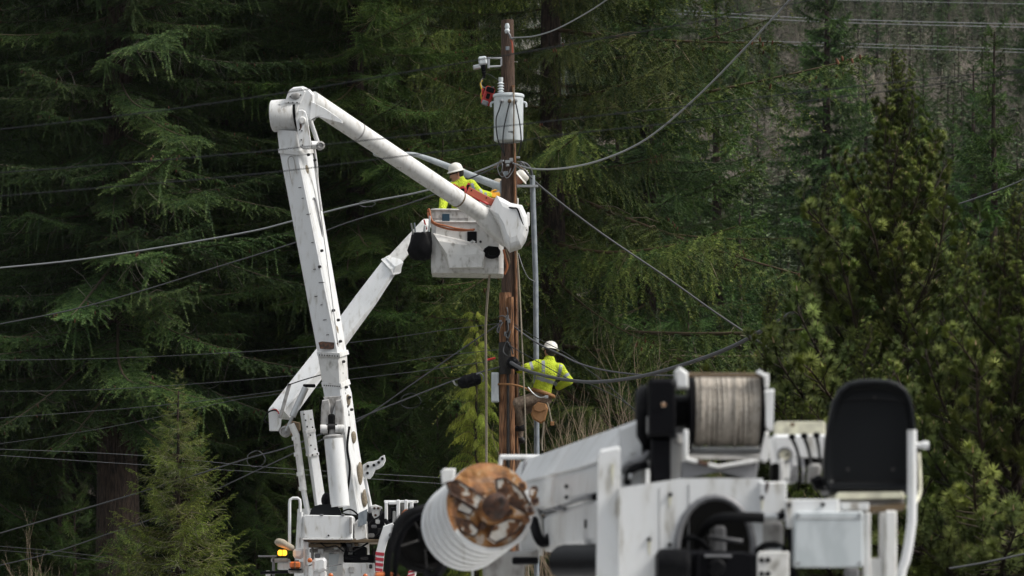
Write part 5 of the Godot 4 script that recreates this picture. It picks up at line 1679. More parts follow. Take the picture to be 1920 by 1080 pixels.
# ------------------------------------------------------------------ digger derrick in the foreground
func make_digger() -> void:
	var base := Vector3(P(1330, 0, 18.2).x, 0, -18.3)
	var t := thing("digger_truck", "white digger derrick truck in the near foreground with winch drum and black operator seat", "digger truck", base)
	# main boom, six sided, going away to the left
	var b := MB.new()
	beam(b, [
		Q3([1252, 762, 18.0, 1188, 846, 17.75, 1176, 925, 17.75, 1200, 940, 17.9, 1290, 930, 18.1, 1300, 845, 18.1, 1294, 764, 18.0]),
		Q3([1128, 808, 20.0, 1090, 876, 19.7, 1082, 938, 19.7, 1100, 950, 19.9, 1175, 944, 20.2, 1185, 875, 20.2, 1172, 812, 20.1]),
		Q3([978, 862, 25.0, 955, 910, 24.7, 955, 955, 24.7, 968, 962, 24.9, 1024, 958, 25.2, 1030, 910, 25.2, 1016, 866, 25.0])], .03)
	part("boom", b, "white", t)
	b = MB.new()
	beam(b, [
		Q3([1122, 932, 18.6, 1124, 1018, 18.6, 1200, 1018, 19.0, 1200, 932, 19.0]),
		Q3([1016, 966, 23.0, 1018, 1034, 23.0, 1076, 1034, 23.4, 1076, 966, 23.4])], .03)
	part("inner_boom", b, "white", t)
	b = MB.new()
	beam(b, [Q3([1100, 926, 18.9, 1100, 934, 18.9, 1190, 936, 19.1, 1190, 926, 19.1]), Q3([1008, 958, 23.2, 1008, 965, 23.2, 1060, 965, 23.4, 1060, 958, 23.4])], .01)
	part("slide_rail", b, "dull_steel", t)
	part("slot", bx(1096, 974, 1100, 990, 19.4, .05, .01), "black_matt", t)
	part("hook_block", bx(1110, 924, 1124, 938, 18.5, .1, .02), "black", t)
	part("weld_seam", pipe([1186, 846, 17.73, 1089, 876, 19.68, 954, 910, 24.68], .010, 6, false), "white", t)
	part("wear_pad", bx(1040, 948, 1060, 958, 21.0, .1, .01), "dull_steel", t)
	bolts("boom_bolts", [1150, 905, 17.9, 1150, 880, 17.95, 1128, 912, 18.4, 1128, 888, 18.45, 1062, 932, 20.2, 1062, 912, 20.25], .013, "bolt_dark", t)
	# column plate that carries the boom
	b = plate([1121, 850, 1126, 843, 1160, 836, 1163, 842, 1163, 1250, 1117, 1250], 17.55, .12, .012)
	part("column_plate", b, "white", t)
	part("boom_cheek", plate([1160, 800, 1196, 786, 1205, 800, 1205, 920, 1162, 920], 17.75, .1, .02), "white", t)
	# turret with its arched opening
	var arch := [1160, 915, 1205, 908, 1275, 897, 1430, 897, 1430, 1250, 1414, 1250, 1413, 1040]
	for i in 13:
		var q := PI * (i + .4) / 12.8
		arch.append_array([1341.0 + cos(q) * 71.0, 1040.0 - pow(sin(q), .85) * 108.0])
	arch.append_array([1268, 1045, 1268, 1250, 1160, 1250])
	part("turret", plate(arch, 17.5, .10), "white", t)
	b = MB.new()
	var rim := []
	for i in 15:
		var q := PI * i / 14.0
		rim.append(P(1341.0 + cos(q) * 72.0, 1042.0 - pow(sin(q), .85) * 110.0, 17.495))
	b.tube(rim, .016, 8)
	part("arch_rim", b, "dull_steel", t)
	part("turret_side", bx(1160, 918, 1172, 1250, 17.62, 1.2, .01), "white_worn", t)
	part("turret_back", bx(1174, 905, 1428, 1250, 18.3, .1, .01), "black_matt", t)
	part("seam", bx(1290.5, 908, 1292, 1030, 17.497, .02, .001), "dull_steel", t)
	part("seam", bx(1236, 915, 1237.4, 1200, 17.497, .02, .001), "tray_grey", t)
	bolts("turret_bolts", [1217, 1011, 17.49, 1257, 927, 17.49, 1256, 1021, 17.49], .011, "bolt_dark", t)
	part("side_plate", plate([1425, 903, 1475, 903, 1475, 976, 1425, 976], 17.47, .05, .008), "white", t)
	part("rust_streak", plate([1436, 905, 1442, 904, 1441, 913, 1438, 926, 1435, 918], 17.467, .01), "dark_rust", t)
	bolts("plate_bolts", [1429, 933, 17.465, 1429, 966, 17.465], .011, "bolt_dark", t)
	part("inner_wall", bx(1412, 975, 1470, 1060, 17.9, .3, .02), "tray_grey", t)
	# what is inside the arch
	part("hose", pipe([1306, 1030, 17.75, 1312, 1002, 17.65, 1330, 982, 17.5, 1356, 971, 17.42, 1400, 970, 17.4, 1432, 971, 17.4], .024, 12), "rubber", t)
	part("hose_fitting", pipe([1428, 970, 17.4, 1440, 969, 17.4], .021, 6, false), "steel", t)
	part("hose_fitting", pipe([1440, 970, 17.4, 1447, 969, 17.4, 1458, 969, 17.4], .017, 8, false), "steel", t)
	part("hose_elbow", pipe([1455, 969, 17.4, 1466, 967, 17.42, 1470, 958, 17.5], .018, 10), "black", t)
	part("valve", bx(1335, 985, 1362, 1040, 17.85, .2, .02), "dull_steel", t)
	part("hose", pipe([1275, 1024, 17.55, 1290, 1008, 17.5, 1310, 1012, 17.5, 1330, 1030, 17.55], .014), "rubber", t)
	part("pipe", pipe([1330, 1008, 17.7, 1350, 1010, 17.65, 1392, 1016, 17.65], .012), "dull_steel", t)
	# hydraulic motor below
	part("motor", plate([1230, 1040, 1236, 1034, 1290, 1031, 1400, 1034, 1420, 1040, 1420, 1110, 1230, 1110], 17.35, .35, .03), "black", t)
	b = MB.new()
	b.lathe(P(1232, 1062, 17.3), Vector3(1, 0, 0), [Vector2(0, 0), Vector2(.07, 0), Vector2(.08, .02), Vector2(.08, .13), Vector2(.06, .15)], 20)
	part("motor_end", b, "hoarse_black", t)
	part("motor_rib", bx(1304, 1036, 1312, 1085, 17.32, .05, .01), "black", t)
	b = MB.new()
	b.lathe(P(1344, 1064, 17.34), Vector3(0, 0, 1), [Vector2(.04, -.02), Vector2(.04, .02), Vector2(.03, .03), Vector2(0, .03)], 18)
	part("motor_cap", b, "hoarse_black", t)
	part("motor_plate", bx(1321, 1040, 1372, 1045, 17.33, .05, .006), "dull_steel", t)
	part("perforated_plate", plate([1421, 1038, 1424, 1034, 1479, 1034, 1480, 1038, 1480, 1120, 1421, 1120], 17.25, .04, .006), "fibreglass", t)
	bolts("plate_hole", [1428, 1050, 17.248, 1440, 1050, 17.248, 1428, 1076, 17.248, 1440, 1076, 17.248], .013, "black_matt", t)
	part("hose", pipe([1420, 1034, 17.45, 1432, 1024, 17.4, 1452, 1022, 17.4, 1470, 1030, 17.45], .016), "rubber", t)
	part("fitting", bx(1436, 1026, 1466, 1034, 17.4, .06, .01), "steel", t)
	# winch
	var w0 := P(1289, 771, 17.85)
	var w1 := P(1434, 771, 17.85)
	var wx := (w1 - w0).normalized()
	var wl := w0.distance_to(w1)
	b = MB.new()
	b.lathe(w0, wx, [Vector2(0, .004), Vector2(.150, .004), Vector2(.150, wl - .004), Vector2(0, wl - .004)], 30)
	var drum := part("winch_drum", b, "black", t)
	for e in [0.0, wl - .02]:
		b = MB.new()
		b.lathe(w0 + wx * e, wx, [Vector2(0, 0), Vector2(.178, 0), Vector2(.184, .005), Vector2(.184, .015), Vector2(.178, .02), Vector2(0, .02)], 36)
		part("flange", b, "black", drum)
	for pale in 2:
		b = MB.new()
		for i in 15:
			if (1 if i in [2, 3, 7, 10, 11, 13] else 0) != pale:
				continue
			var ring := []
			var s := .027 + (wl - .054) * (i + .5) / 15.0
			for j in 33:
				var q := TAU * j / 32.0
				var rr := .153 + .003 * sin(i * 2.3) + (.005 if i % 4 == 1 else 0.0)
				ring.append(w0 + wx * (s + .004 * sin(q + i)) + Vector3(0, cos(q), sin(q)) * rr)
			b.tube(ring, .0103, 8, false)
		part("rope", b, "rope_pale" if pale else "rope", drum)
	part("winch_bar", rod(P(1286, 703, 17.7), P(1438, 704, 17.7), .0105), "bronze", t)
	part("winch_bracket", plate([1265, 695, 1274, 687, 1290, 698, 1291, 728, 1268, 728], 17.62, .12, .012), "white", t)
	part("winch_bracket", plate([1417, 698, 1424, 692, 1433, 700, 1442, 700, 1442, 726, 1434, 728, 1434, 705], 17.68, .1, .01), "white", t)
	part("winch_plate", plate([1434, 731, 1450, 729, 1452, 732, 1450, 806, 1442, 808, 1436, 800], 17.66, .16, .01), "white", t)
	part("winch_plate", plate([1436, 808, 1442, 812, 1442, 862, 1434, 868, 1424, 862], 17.62, .06, .008), "white_worn", t)
	part("winch_post", bx(1281, 805, 1291, 864, 17.56, .05, .012), "white", t)
	part("winch_post", bx(1268, 812, 1280, 832, 17.7, .08, .01), "white_worn", t)
	# gear case and motor at the left of the drum
	b = plate([1216, 714, 1221, 709, 1262, 709, 1267, 715, 1267, 818, 1216, 818], 17.55, .30, .02)
	part("gear_case", b, "black", t)
	part("gear_case", plate([1221, 819, 1258, 819, 1258, 902, 1254, 906, 1226, 906, 1221, 902], 17.6, .2, .02), "black", t, "lower brake housing of the gear case")
	bolts("case_screw", [1244, 759, 17.545], .012, "rusty", t)
	b = MB.new()
	var mx := P(1192, 786, 17.85)
	b.lathe(mx, Vector3(1, 0, 0), [Vector2(0, 0), Vector2(.13, 0), Vector2(.155, .02), Vector2(.16, .045), Vector2(.15, .065), Vector2(0, .07)], 30)
	part("brake_drum", b, "hoarse_black", t)
	part("tie_bar", bx(1213, 780, 1218, 812, 17.6, .05, .006), "tray_grey", t)
	b = MB.new()
	b.cyl(P(1266, 771, 17.85), P(1290, 771, 17.85), .075, .075, 20)
	part("shaft", b, "black", t)
	part("hose", pipe([1168, 905, 17.8, 1172, 880, 17.75, 1186, 868, 17.7, 1205, 862, 17.7, 1216, 850, 17.72], .018), "dull_steel", t)
	part("hose", pipe([1176, 905, 17.75, 1180, 886, 17.7, 1195, 876, 17.68, 1212, 872, 17.7], .018), "rubber", t)
	part("recess", bx(1164, 868, 1222, 914, 17.9, .2, .02), "black_matt", t)
	part("tie_bar", bx(1211, 880, 1218, 914, 17.58, .04, .006), "white_worn", t)
	part("hose_end", bx(1178, 888, 1187, 899, 17.65, .03, .01), "steel", t)
	# V tray under the drum
	b = MB.new()
	b.quado(P(1290, 838, 18.0), P(1432, 838, 18.0), P(1424, 862, 17.60), P(1288, 860, 17.60), Vector3(0, .3, 1))
	b.prism(Q([1287, 858, 1347, 872, 1422, 861, 1422, 866, 1347, 879, 1287, 865], 17.56), Vector3(0, 0, -.03))
	part("drum_tray", b, "tray_grey", t)
	part("tray_lip", pipe([1287, 861, 17.55, 1347, 875, 17.55, 1422, 863, 17.55], .009, 8, false), "white_worn", t)
	part("lip_rust", pipe([1308, 866, 17.548, 1328, 870.6, 17.548], .0098, 8, false), "dark_rust", t)
	part("tray_front", plate([1278, 866, 1288, 864, 1347, 878, 1424, 866, 1418, 896, 1404, 900, 1396, 896, 1347, 884, 1300, 894, 1276, 897], 17.58, .06, .01), "dull_steel", t)
	part("tray_floor", bx(1280, 895, 1420, 899, 17.6, .3, .004), "tray_grey", t)
	# console with levers
	part("console_back", plate([1452, 796, 1456, 790, 1546, 790, 1548, 796, 1548, 830, 1452, 830], 18.9, .06, .008), "cream", t)
	bolts("console_knob", [1486, 796, 18.88], .012, "bronze", t)
	part("console", plate([1449, 818, 1454, 814, 1560, 814, 1560, 858, 1496, 858, 1496, 902, 1460, 904, 1455, 870], 18.5, .35, .02), "white", t)
	part("console_recess", bx(1497, 855, 1552, 872, 18.55, .2, .01), "black_matt", t)
	part("console_leg", bx(1462, 860, 1470, 905, 18.4, .1, .01), "white_worn", t)
	part("console_rail", bx(1489, 872, 1495, 904, 18.42, .05, .006), "dull_steel", t)
	b = MB.new()
	b.lathe(P(1472, 853, 18.5), Vector3(0, .12, 1), [Vector2(.039, -.02), Vector2(.039, .012), Vector2(.030, .014), Vector2(.028, .004)], 24)
	var ga := part("gauge", b, "dull_steel", t)
	b = MB.new()
	b.lathe(P(1472, 853, 18.5), Vector3(0, .12, 1), [Vector2(.029, .004), Vector2(0, .005)], 24)
	part("dial", b, "cream", ga)
	part("pointer", pipe([1472, 853, 18.485, 1480, 851, 18.485], .004, 5, false), "black", ga)
	for e in [[1485, 819, 1499, 860], [1508, 817, 1521, 866], [1531, 816, 1537, 860]]:
		b = MB.new()
		b.tube(curve(Q3([e[0], e[1] + 3, 18.1, (e[0] + e[2]) * .5 + 1, (e[1] + e[3]) * .5, 18.15, e[2], e[3], 18.4]), 4), .0085, 8)
		var lv := part("lever", b, "black", t)
		b = MB.new()
		b.ball(P(e[0], e[1], 18.1), Vector3(.018, .015, .018))
		part("knob", b, "black", lv)
	for x in [1484, 1505]:
		part("pedal_rod", pipe([x, 905, 18.2, x + 1, 880, 18.2, x - 1, 862, 18.3], .008), "dull_steel", t)
	part("foot_block", plate([1518, 872, 1524, 868, 1538, 869, 1541, 880, 1536, 904, 1516, 904], 17.95, .1, .015), "tray_grey", t)
	part("arm_rest", plate([1520, 898, 1536, 890, 1556, 900, 1572, 915, 1560, 921, 1530, 918], 17.8, .08, .02), "hoarse_black", t)
	part("seat_bracket", bx(1448, 868, 1462, 903, 17.8, .2, .02), "black_matt", t)
	# operator seat seen from behind
	var so := []
	var raw := [1550, 922, 1545, 905, 1543, 868, 1546, 828, 1553, 785, 1561, 750, 1572, 730, 1590, 716, 1612, 711, 1640, 710, 1664, 711, 1684, 716, 1700, 728, 1710, 748, 1716, 785, 1719, 828, 1721, 868, 1721, 905, 1716, 922]
	var cen := P(1632, 830, 17.7)
	var sets := [[.0, .30, .02], [.0, .78, .02], [.0, .86, .018], [.0, .90, -.012], [.0, .945, -.02], [.0, .985, -.008], [.0, 1.0, .02], [.0, .99, .07], [.0, .92, .11]]
	for e in sets:
		var ring := []
		for p in Q(raw, 17.7):
			ring.append(cen.lerp(p, e[1]) + Vector3(0, 0, -(e[2] as float)))
		so.append(ring)
	b = MB.new()
	b.skin(so)
	var se := part("seat_back", b, "seat_vinyl", t)
	part("seat_stud", rod(P(1640, 745, 17.69), P(1640, 745, 17.67), .008), "bolt_dark", se)
	part("seat_cushion", bx(1552, 905, 1714, 925, 17.82, .45, .03), "seat_vinyl", t)
	part("seat_pan", plate([1566, 929, 1572, 923, 1692, 922, 1697, 928, 1697, 934, 1566, 936], 17.62, .5, .006), "cream", t)
	part("seat_frame", bx(1568, 936, 1696, 944, 17.66, .45, .01), "tray_grey", t)
	part("seat_frame", plate([1576, 942, 1630, 942, 1630, 956, 1576, 956], 17.5, .3, .01), "white_worn", t)
	part("seat_frame", plate([1630, 948, 1698, 944, 1696, 956, 1630, 962], 17.6, .2, .01), "bronze", t)
	part("seat_seam", pipe([1567, 752, 17.695, 1632, 748, 17.692, 1697, 752, 17.695], .004, 5), "rubber", se)
	part("seat_seam", pipe([1562, 898, 17.70, 1632, 903, 17.70, 1702, 898, 17.70], .004, 5), "rubber", se)
	for x in [1590, 1674]:
		part("seat_bolt", rod(P(x, 880, 17.69), P(x, 880, 17.67), .010), "bolt_dark", se)
	# boxes below the seat
	part("bracket_strip", plate([1471, 939, 1476, 936, 1574, 936, 1574, 962, 1494, 963, 1494, 990, 1476, 990], 17.36, .06, .008), "white", t)
	bolts("strip_bolts", [1480, 947, 17.35, 1543, 946, 17.35], .011, "bolt_dark", t)
	part("control_box", plate([1490, 964, 1494, 960, 1616, 959, 1619, 963, 1619, 1060, 1616, 1063, 1494, 1063, 1490, 1059], 17.3, .3, .008), "tank", t)
	bolts("box_screws", [1497, 966, 17.295, 1612, 965, 17.295, 1497, 1056, 17.295, 1612, 1056, 17.295], .007, "dull_steel", t)
	part("box_seam", bx(1491, 972, 1618, 973.2, 17.297, .01, .001), "tray_grey", t)
	for e in [[1256, 931, 3, 20], [1217, 1015, 3, 26], [1429, 938, 2.5, 18], [1148, 870, 3, 40]]:
		part("drip_stain", plate([e[0] - e[2], e[1], e[0] + e[2], e[1], e[0] + 1, e[1] + e[3], e[0] - 1, e[1] + e[3]], 17.466 if e[0] > 1400 else (17.547 if e[0] < 1160 else 17.497), .004), "cream", t)
	part("seat_leg", bx(1619, 960, 1633, 1250, 17.55, .05, .008), "white_worn", t)
	part("seat_leg", bx(1651, 960, 1658, 1250, 17.6, .1, .006), "white_worn", t)
	part("seat_leg", bx(1660, 957, 1682, 1250, 17.55, .05, .008), "white_worn", t)
	part("leg_web", bx(1628, 1046, 1654, 1250, 17.58, .04, .006), "white_worn", t)
	part("under_post", bx(1586, 1066, 1612, 1250, 17.9, .1, .01), "dull_steel", t)
	part("side_hose", pipe([1482, 995, 17.5, 1486, 1020, 17.48, 1483, 1045, 17.5, 1486, 1090, 17.5], .02), "black", t)
	# hand rail at the right
	part("hand_rail", pipe([1710, 806, 17.45, 1710, 960, 17.45, 1708, 990, 17.45, 1704, 1020, 17.45, 1698, 1050, 17.45, 1688, 1090, 17.45, 1676, 1240, 17.45], .0215, 14), "white", t)
	part("rail_stub", rod(P(1706, 835, 17.45), P(1738, 835, 17.45), .014), "white", t)
	b = MB.new()
	b.lathe(P(1733, 835, 17.45), Vector3(1, 0, 0), [Vector2(0, -.01), Vector2(.018, -.01), Vector2(.02, 0), Vector2(.018, .02), Vector2(0, .02)], 12)
	part("stub_collar", b, "white", t)
	part("belt", pipe([1722, 850, 17.8, 1724, 890, 17.75, 1724, 925, 17.7, 1714, 945, 17.6, 1700, 952, 17.6], .010), "cream", t)
	# auger stowed beside the boom, its cutting end towards the road
	var a0 := P(918, 951, 21.4)
	var a1 := P(866, 992, 21.9)
	var ad := (a0 - a1).normalized()
	var al := a0.distance_to(a1)
	b = MB.new()
	var pr := []
	var R := .252
	for i in 6:
		var s := al * i / 6.0
		var w := al / 6.0
		pr.append_array([Vector2(R - .09, s), Vector2(R - .09, s + w * .5), Vector2(R, s + w * .52), Vector2(R + .004, s + w * .56), Vector2(R + .004, s + w * .94), Vector2(R, s + w * .99)])
	pr.append(Vector2(R - .02, al))
	b.lathe(a1, ad, pr, 48)
	var au := part("auger", b, "white", t)
	b = MB.new()
	# cutting face: two half turns of flight, tilted and uneven
	var fr := []
	for k in [0.0, .25, .5, .72, .9, 1.0]:
		var ring := []
		for j in 36:
			var q := TAU * j / 36
			var u := ad.cross(Vector3(0, 1, 0)).normalized()
			var v := u.cross(ad).normalized()
			var lift: float = .03 * sin(q * 1.0 + .6) + .014 * sin(q * 5.0 + k * 9.0) * k + (.02 if k < .6 else 0.0)
			ring.append(a0 + (u * cos(q) + v * sin(q)) * (R + .002) * maxf(k, .02) + ad * (lift * (1.0 - .6 * (1.0 if k > .95 else 0.0))))
		fr.append(ring)
	fr.reverse()
	b.skin(fr)
	part("cutting_face", b, "rust", au)
	b = MB.new()
	b.lathe(P(925, 953, 21.34), ad, [Vector2(.07, -.06), Vector2(.076, .0), Vector2(.074, .07), Vector2(.058, .11), Vector2(.034, .125), Vector2(.026, .18), Vector2(.01, .22), Vector2(0, .22)], 18)
	part("pilot_bit", b, "dark_rust", au)
	for e in [[850, 913, .02], [884, 922, .024], [940, 912, .026], [955, 960, .022], [905, 985, .022]]:
		b = MB.new()
		b.lathe(P(e[0], e[1], 21.33), ad, [Vector2(e[2], -.04), Vector2(e[2], .01), Vector2(e[2] * .7, .02), Vector2(0, .02)], 8)
		part("bolt_head", b, "dark_rust", au)
	# flight plates lying across the face, and the teeth along their edge
	for e in [[[838, 905, 858, 900, 900, 928, 926, 950, 918, 966, 890, 952, 846, 926], .055], [[845, 930, 872, 944, 888, 956, 880, 966, 856, 956, 842, 946], .035], [[930, 898, 948, 896, 978, 920, 994, 946, 988, 962, 962, 948, 934, 926], .06], [[856, 972, 880, 976, 898, 994, 890, 1006, 866, 998], .04], [[925, 985, 955, 972, 985, 976, 966, 1000, 930, 1018, 915, 1008], .03]]:
		var pl := MB.new()
		var outl := Q(e[0], 21.36 - (e[1] as float))
		pl.prism(outl, ad * -.03)
		part("flight_plate", pl, "peeling", au)
		var edge := MB.new()
		outl.append(outl[0])
		edge.tube(outl, .007, 5, false)
		part("plate_edge", edge, "dark_rust", au)
	b = MB.new()
	b.lathe(P(925, 953, 21.33), ad, [Vector2(.088, -.05), Vector2(.092, .0), Vector2(.084, .02), Vector2(.07, .026)], 24)
	part("hub_ring", b, "rust", au)
	for e in [[980, 912, .2], [999, 925, -.1], [1003, 940, .1], [994, 958, .3], [985, 974, .5]]:
		b = MB.new()
		b.box(P(e[0], e[1], 21.3), Vector3(.045, .05, .11), .01, Basis(Vector3(0, 0, 1), e[2]))
		part("tooth", b, "rusty", au)
	b = MB.new()
	b.box(P(1002, 918, 21.28), Vector3(.04, .04, .06), .012, Basis(Vector3(0, 0, 1), .2))
	part("tooth", b, "dark_rust", au)
	# hollow black reel and hoses behind the auger
	var r0 := P(802, 1008, 22.3)
	var rd := (P(872, 981, 21.85) - r0).normalized()
	b = MB.new()
	b.lathe(r0, Vector3(.45, .1, 1), [Vector2(0, -.15), Vector2(.13, -.15), Vector2(.165, -.02), Vector2(.178, .0), Vector2(.186, -.01), Vector2(.186, -.12), Vector2(.1, -.2)], 36, 1.05)
	var re := part("hose_reel", b, "black_matt", t)
	for i in 5:
		var q := TAU * i / 5.0 + .3
		var sp := MB.new()
		var u := Vector3(.45, .1, 1).normalized()
		var sx := u.cross(Vector3.UP).normalized()
		var sy := u.cross(sx)
		sp.tube([r0 - u * .06, r0 - u * .03 + (sx * cos(q) + sy * sin(q)) * .17], .008, 6)
		part("spoke", sp, "bolt_dark", re)
	b = MB.new()
	b.tube([r0 + rd * .05, P(868, 990, 21.9)], .09, 20)
	part("auger_shaft", b, "black_matt", t)
	part("hose", pipe([728, 1100, 22.0, 727, 1060, 22.0, 735, 1015, 22.0, 755, 975, 22.0, 785, 955, 22.0, 815, 948, 22.1], .021, 10), "rubber", t)
	part("hose", pipe([742, 1100, 22.05, 741, 1060, 22.05, 750, 1010, 22.05, 775, 975, 22.05, 815, 958, 22.1], .018, 10), "black", t)
	part("hose", pipe([800, 1075, 22.1, 812, 1085, 22.0, 825, 1070, 22.1, 835, 1055, 22.2], .025, 10), "rubber", t)
	part("auger_bracket", plate([826, 884, 832, 878, 854, 878, 853, 890, 846, 905, 828, 908], 22.0, .12, .01), "white_worn", t)
	part("tip_rod", rod(P(938, 857, 24.6), P(1014, 857, 24.6), .016), "white", t)
	part("tip_rod", rod(P(940, 855, 24.6), P(937, 876, 24.6), .014), "white_worn", t)
	part("winch_line", pipe([986, 861, 24.3, 982, 880, 24.2, 976, 908, 24.1], .010, 6, false), "dull_steel", t)
	# gear under the boom
	part("boom_foot", plate([905, 1040, 925, 1030, 960, 1034, 1008, 1030, 1012, 1050, 985, 1060, 980, 1110, 905, 1110], 22.6, .3, .02), "tray_grey", t)
	part("boom_foot", plate([968, 960, 1008, 950, 1020, 975, 1018, 1040, 975, 1042], 22.8, .3, .02), "white_worn", t)
	part("hose", pipe([1000, 975, 22.5, 1008, 1005, 22.4, 1020, 1018, 22.4, 1030, 1008, 22.5], .03), "black", t)
	part("under_frame", bx(960, 1044, 1010, 1058, 22.3, .2, .02), "black", t)
	part("under_arm", plate([1060, 1030, 1130, 1024, 1130, 1055, 1110, 1052, 1090, 1046, 1070, 1046], 19.5, .2, .02), "dull_steel", t)
	part("under_cylinder", rod(P(1058, 1054, 19.6), P(1180, 1054, 18.9), .09), "black", t)
	part("under_box", bx(1052, 1040, 1058, 1130, 20.0, .1, .01), "black", t)
	part("deck_rail", bx(850, 1060, 880, 1064, 22.5, .1, .01), "white", t)
	part("deck_rail", bx(884, 1048, 888, 1100, 22.5, .05, .006), "white", t)
	part("light_bar", bx(702, 1073, 746, 1090, 23.0, .15, .02), "amber", t)
	b = MB.new()
	b.cyl(Vector3(base.x, 1.3, base.z - .3), Vector3(base.x, 1.75, base.z - .3), .55, .5, 28)
	part("turntable", b, "dull_steel", t)
	var f := Vector3(-.18, 0, -1).normalized()
	chassis(t, base, f, 2.0, 6.5)

# ------------------------------------------------------------------ people
# a field of rounded bones, meshed with one vertex in each crossed cell
class Field:
	var o: Vector3
	var h: float
	var nx: int
	var ny: int
	var nz: int
	var f := PackedFloat32Array()

	func _init(lo: Vector3, hi: Vector3, cell: float) -> void:
		o = lo
		h = cell
		nx = int((hi.x - lo.x) / cell) + 2
		ny = int((hi.y - lo.y) / cell) + 2
		nz = int((hi.z - lo.z) / cell) + 2
		f.resize(nx * ny * nz)
		f.fill(1.0)

	func bone(a: Vector3, b: Vector3, ra: float, rb: float, k := .03, flat := Vector3.ONE) -> void:
		var m := maxf(ra, rb) * maxf(flat.x, maxf(flat.y, flat.z)) + k + h * 2.0
		var lo := Vector3(minf(a.x, b.x) - m, minf(a.y, b.y) - m, minf(a.z, b.z) - m)
		var hi := Vector3(maxf(a.x, b.x) + m, maxf(a.y, b.y) + m, maxf(a.z, b.z) + m)
		var d := b - a
		var dd := maxf(d.length_squared(), 1e-9)
		for z in range(maxi(0, int((lo.z - o.z) / h)), mini(nz, int((hi.z - o.z) / h) + 2)):
			for y in range(maxi(0, int((lo.y - o.y) / h)), mini(ny, int((hi.y - o.y) / h) + 2)):
				var row := (z * ny + y) * nx
				for x in range(maxi(0, int((lo.x - o.x) / h)), mini(nx, int((hi.x - o.x) / h) + 2)):
					var p := o + Vector3(x, y, z) * h
					var t := clampf((p - a).dot(d) / dd, 0.0, 1.0)
					var q := (p - a - d * t) / flat
					var v := q.length() - lerpf(ra, rb, t)
					var w := f[row + x]
					var e := maxf(k - absf(v - w), 0.0) / k
					f[row + x] = minf(v, w) - e * e * k * .25

	func at(p: Vector3) -> float:
		var q := (p - o) / h
		var x := clampi(int(q.x), 0, nx - 2)
		var y := clampi(int(q.y), 0, ny - 2)
		var z := clampi(int(q.z), 0, nz - 2)
		var u := q - Vector3(x, y, z)
		var i := (z * ny + y) * nx + x
		var j := i + nx * ny
		return lerpf(lerpf(lerpf(f[i], f[i + 1], u.x), lerpf(f[i + nx], f[i + nx + 1], u.x), u.y), lerpf(lerpf(f[j], f[j + 1], u.x), lerpf(f[j + nx], f[j + nx + 1], u.x), u.y), u.z)

	func grad(p: Vector3) -> Vector3:
		var e := h * .7
		return Vector3(at(p + Vector3(e, 0, 0)) - at(p - Vector3(e, 0, 0)), at(p + Vector3(0, e, 0)) - at(p - Vector3(0, e, 0)), at(p + Vector3(0, 0, e)) - at(p - Vector3(0, 0, e))).normalized()

	func draw(b: MB) -> void:
		var vid := {}
		var pos := []
		var nor := []
		var step := [1, nx, nx * ny]
		for z in nz - 1:
			for y in ny - 1:
				for x in nx - 1:
					var i := (z * ny + y) * nx + x
					var s0 := f[i] < 0.0
					if f[i] > h * 3.0:
						continue
					var mixed := false
					for c in 8:
						if (f[i + (c & 1) + (nx if c & 2 else 0) + (nx * ny if c & 4 else 0)] < 0.0) != s0:
							mixed = true
							break
					if not mixed:
						continue
					var sum := Vector3.ZERO
					var n := 0
					for c in 8:
						for ax in 3:
							if c & (1 << ax):
								continue
							var ca := Vector3(c & 1, (c >> 1) & 1, (c >> 2) & 1)
							var fa := f[i + (c & 1) + (nx if c & 2 else 0) + (nx * ny if c & 4 else 0)]
							var c2 := c | (1 << ax)
							var fb := f[i + (c2 & 1) + (nx if c2 & 2 else 0) + (nx * ny if c2 & 4 else 0)]
							if (fa < 0.0) != (fb < 0.0):
								var t := fa / (fa - fb)
								ca[ax] = t
								sum += ca
								n += 1
					var p := o + (Vector3(x, y, z) + sum / n) * h
					vid[i] = pos.size()
					pos.append(p)
					nor.append(grad(p))
		for i in vid:
			var x: int = i % nx
			var y: int = (i / nx) % ny
			var z: int = i / (nx * ny)
			for ax in 3:
				if (f[i] < 0.0) == (f[i + step[ax]] < 0.0):
					continue
				var u: int = step[(ax + 1) % 3]
				var w: int = step[(ax + 2) % 3]
				if not (vid.has(i - u) and vid.has(i - w) and vid.has(i - u - w)):
					continue
				var q := [vid[i], vid[i - u], vid[i - u - w], vid[i - w]]
				b.trin(pos[q[0]], pos[q[1]], pos[q[2]], nor[q[0]], nor[q[1]], nor[q[2]])
				b.trin(pos[q[0]], pos[q[2]], pos[q[3]], nor[q[0]], nor[q[2]], nor[q[3]])

func bounds(pts: Array, m: float) -> Array:
	var lo: Vector3 = pts[0]
	var hi: Vector3 = pts[0]
	for p in pts:
		lo = lo.min(p)
		hi = hi.max(p)
	return [lo - Vector3(m, m, m), hi + Vector3(m, m, m)]

func field_for(bones: Array, cell: float, grow := 0.0) -> Field:
	var pts := []
	for e in bones:
		pts.append(e[0])
		pts.append(e[1])
	var bb := bounds(pts, .24)
	var fl := Field.new(bb[0], bb[1], cell)
	for e in bones:
		fl.bone(e[0], e[1], e[2] + grow, e[3] + grow, e[4] if e.size() > 4 else .035, e[5] if e.size() > 5 else Vector3.ONE)
	return fl

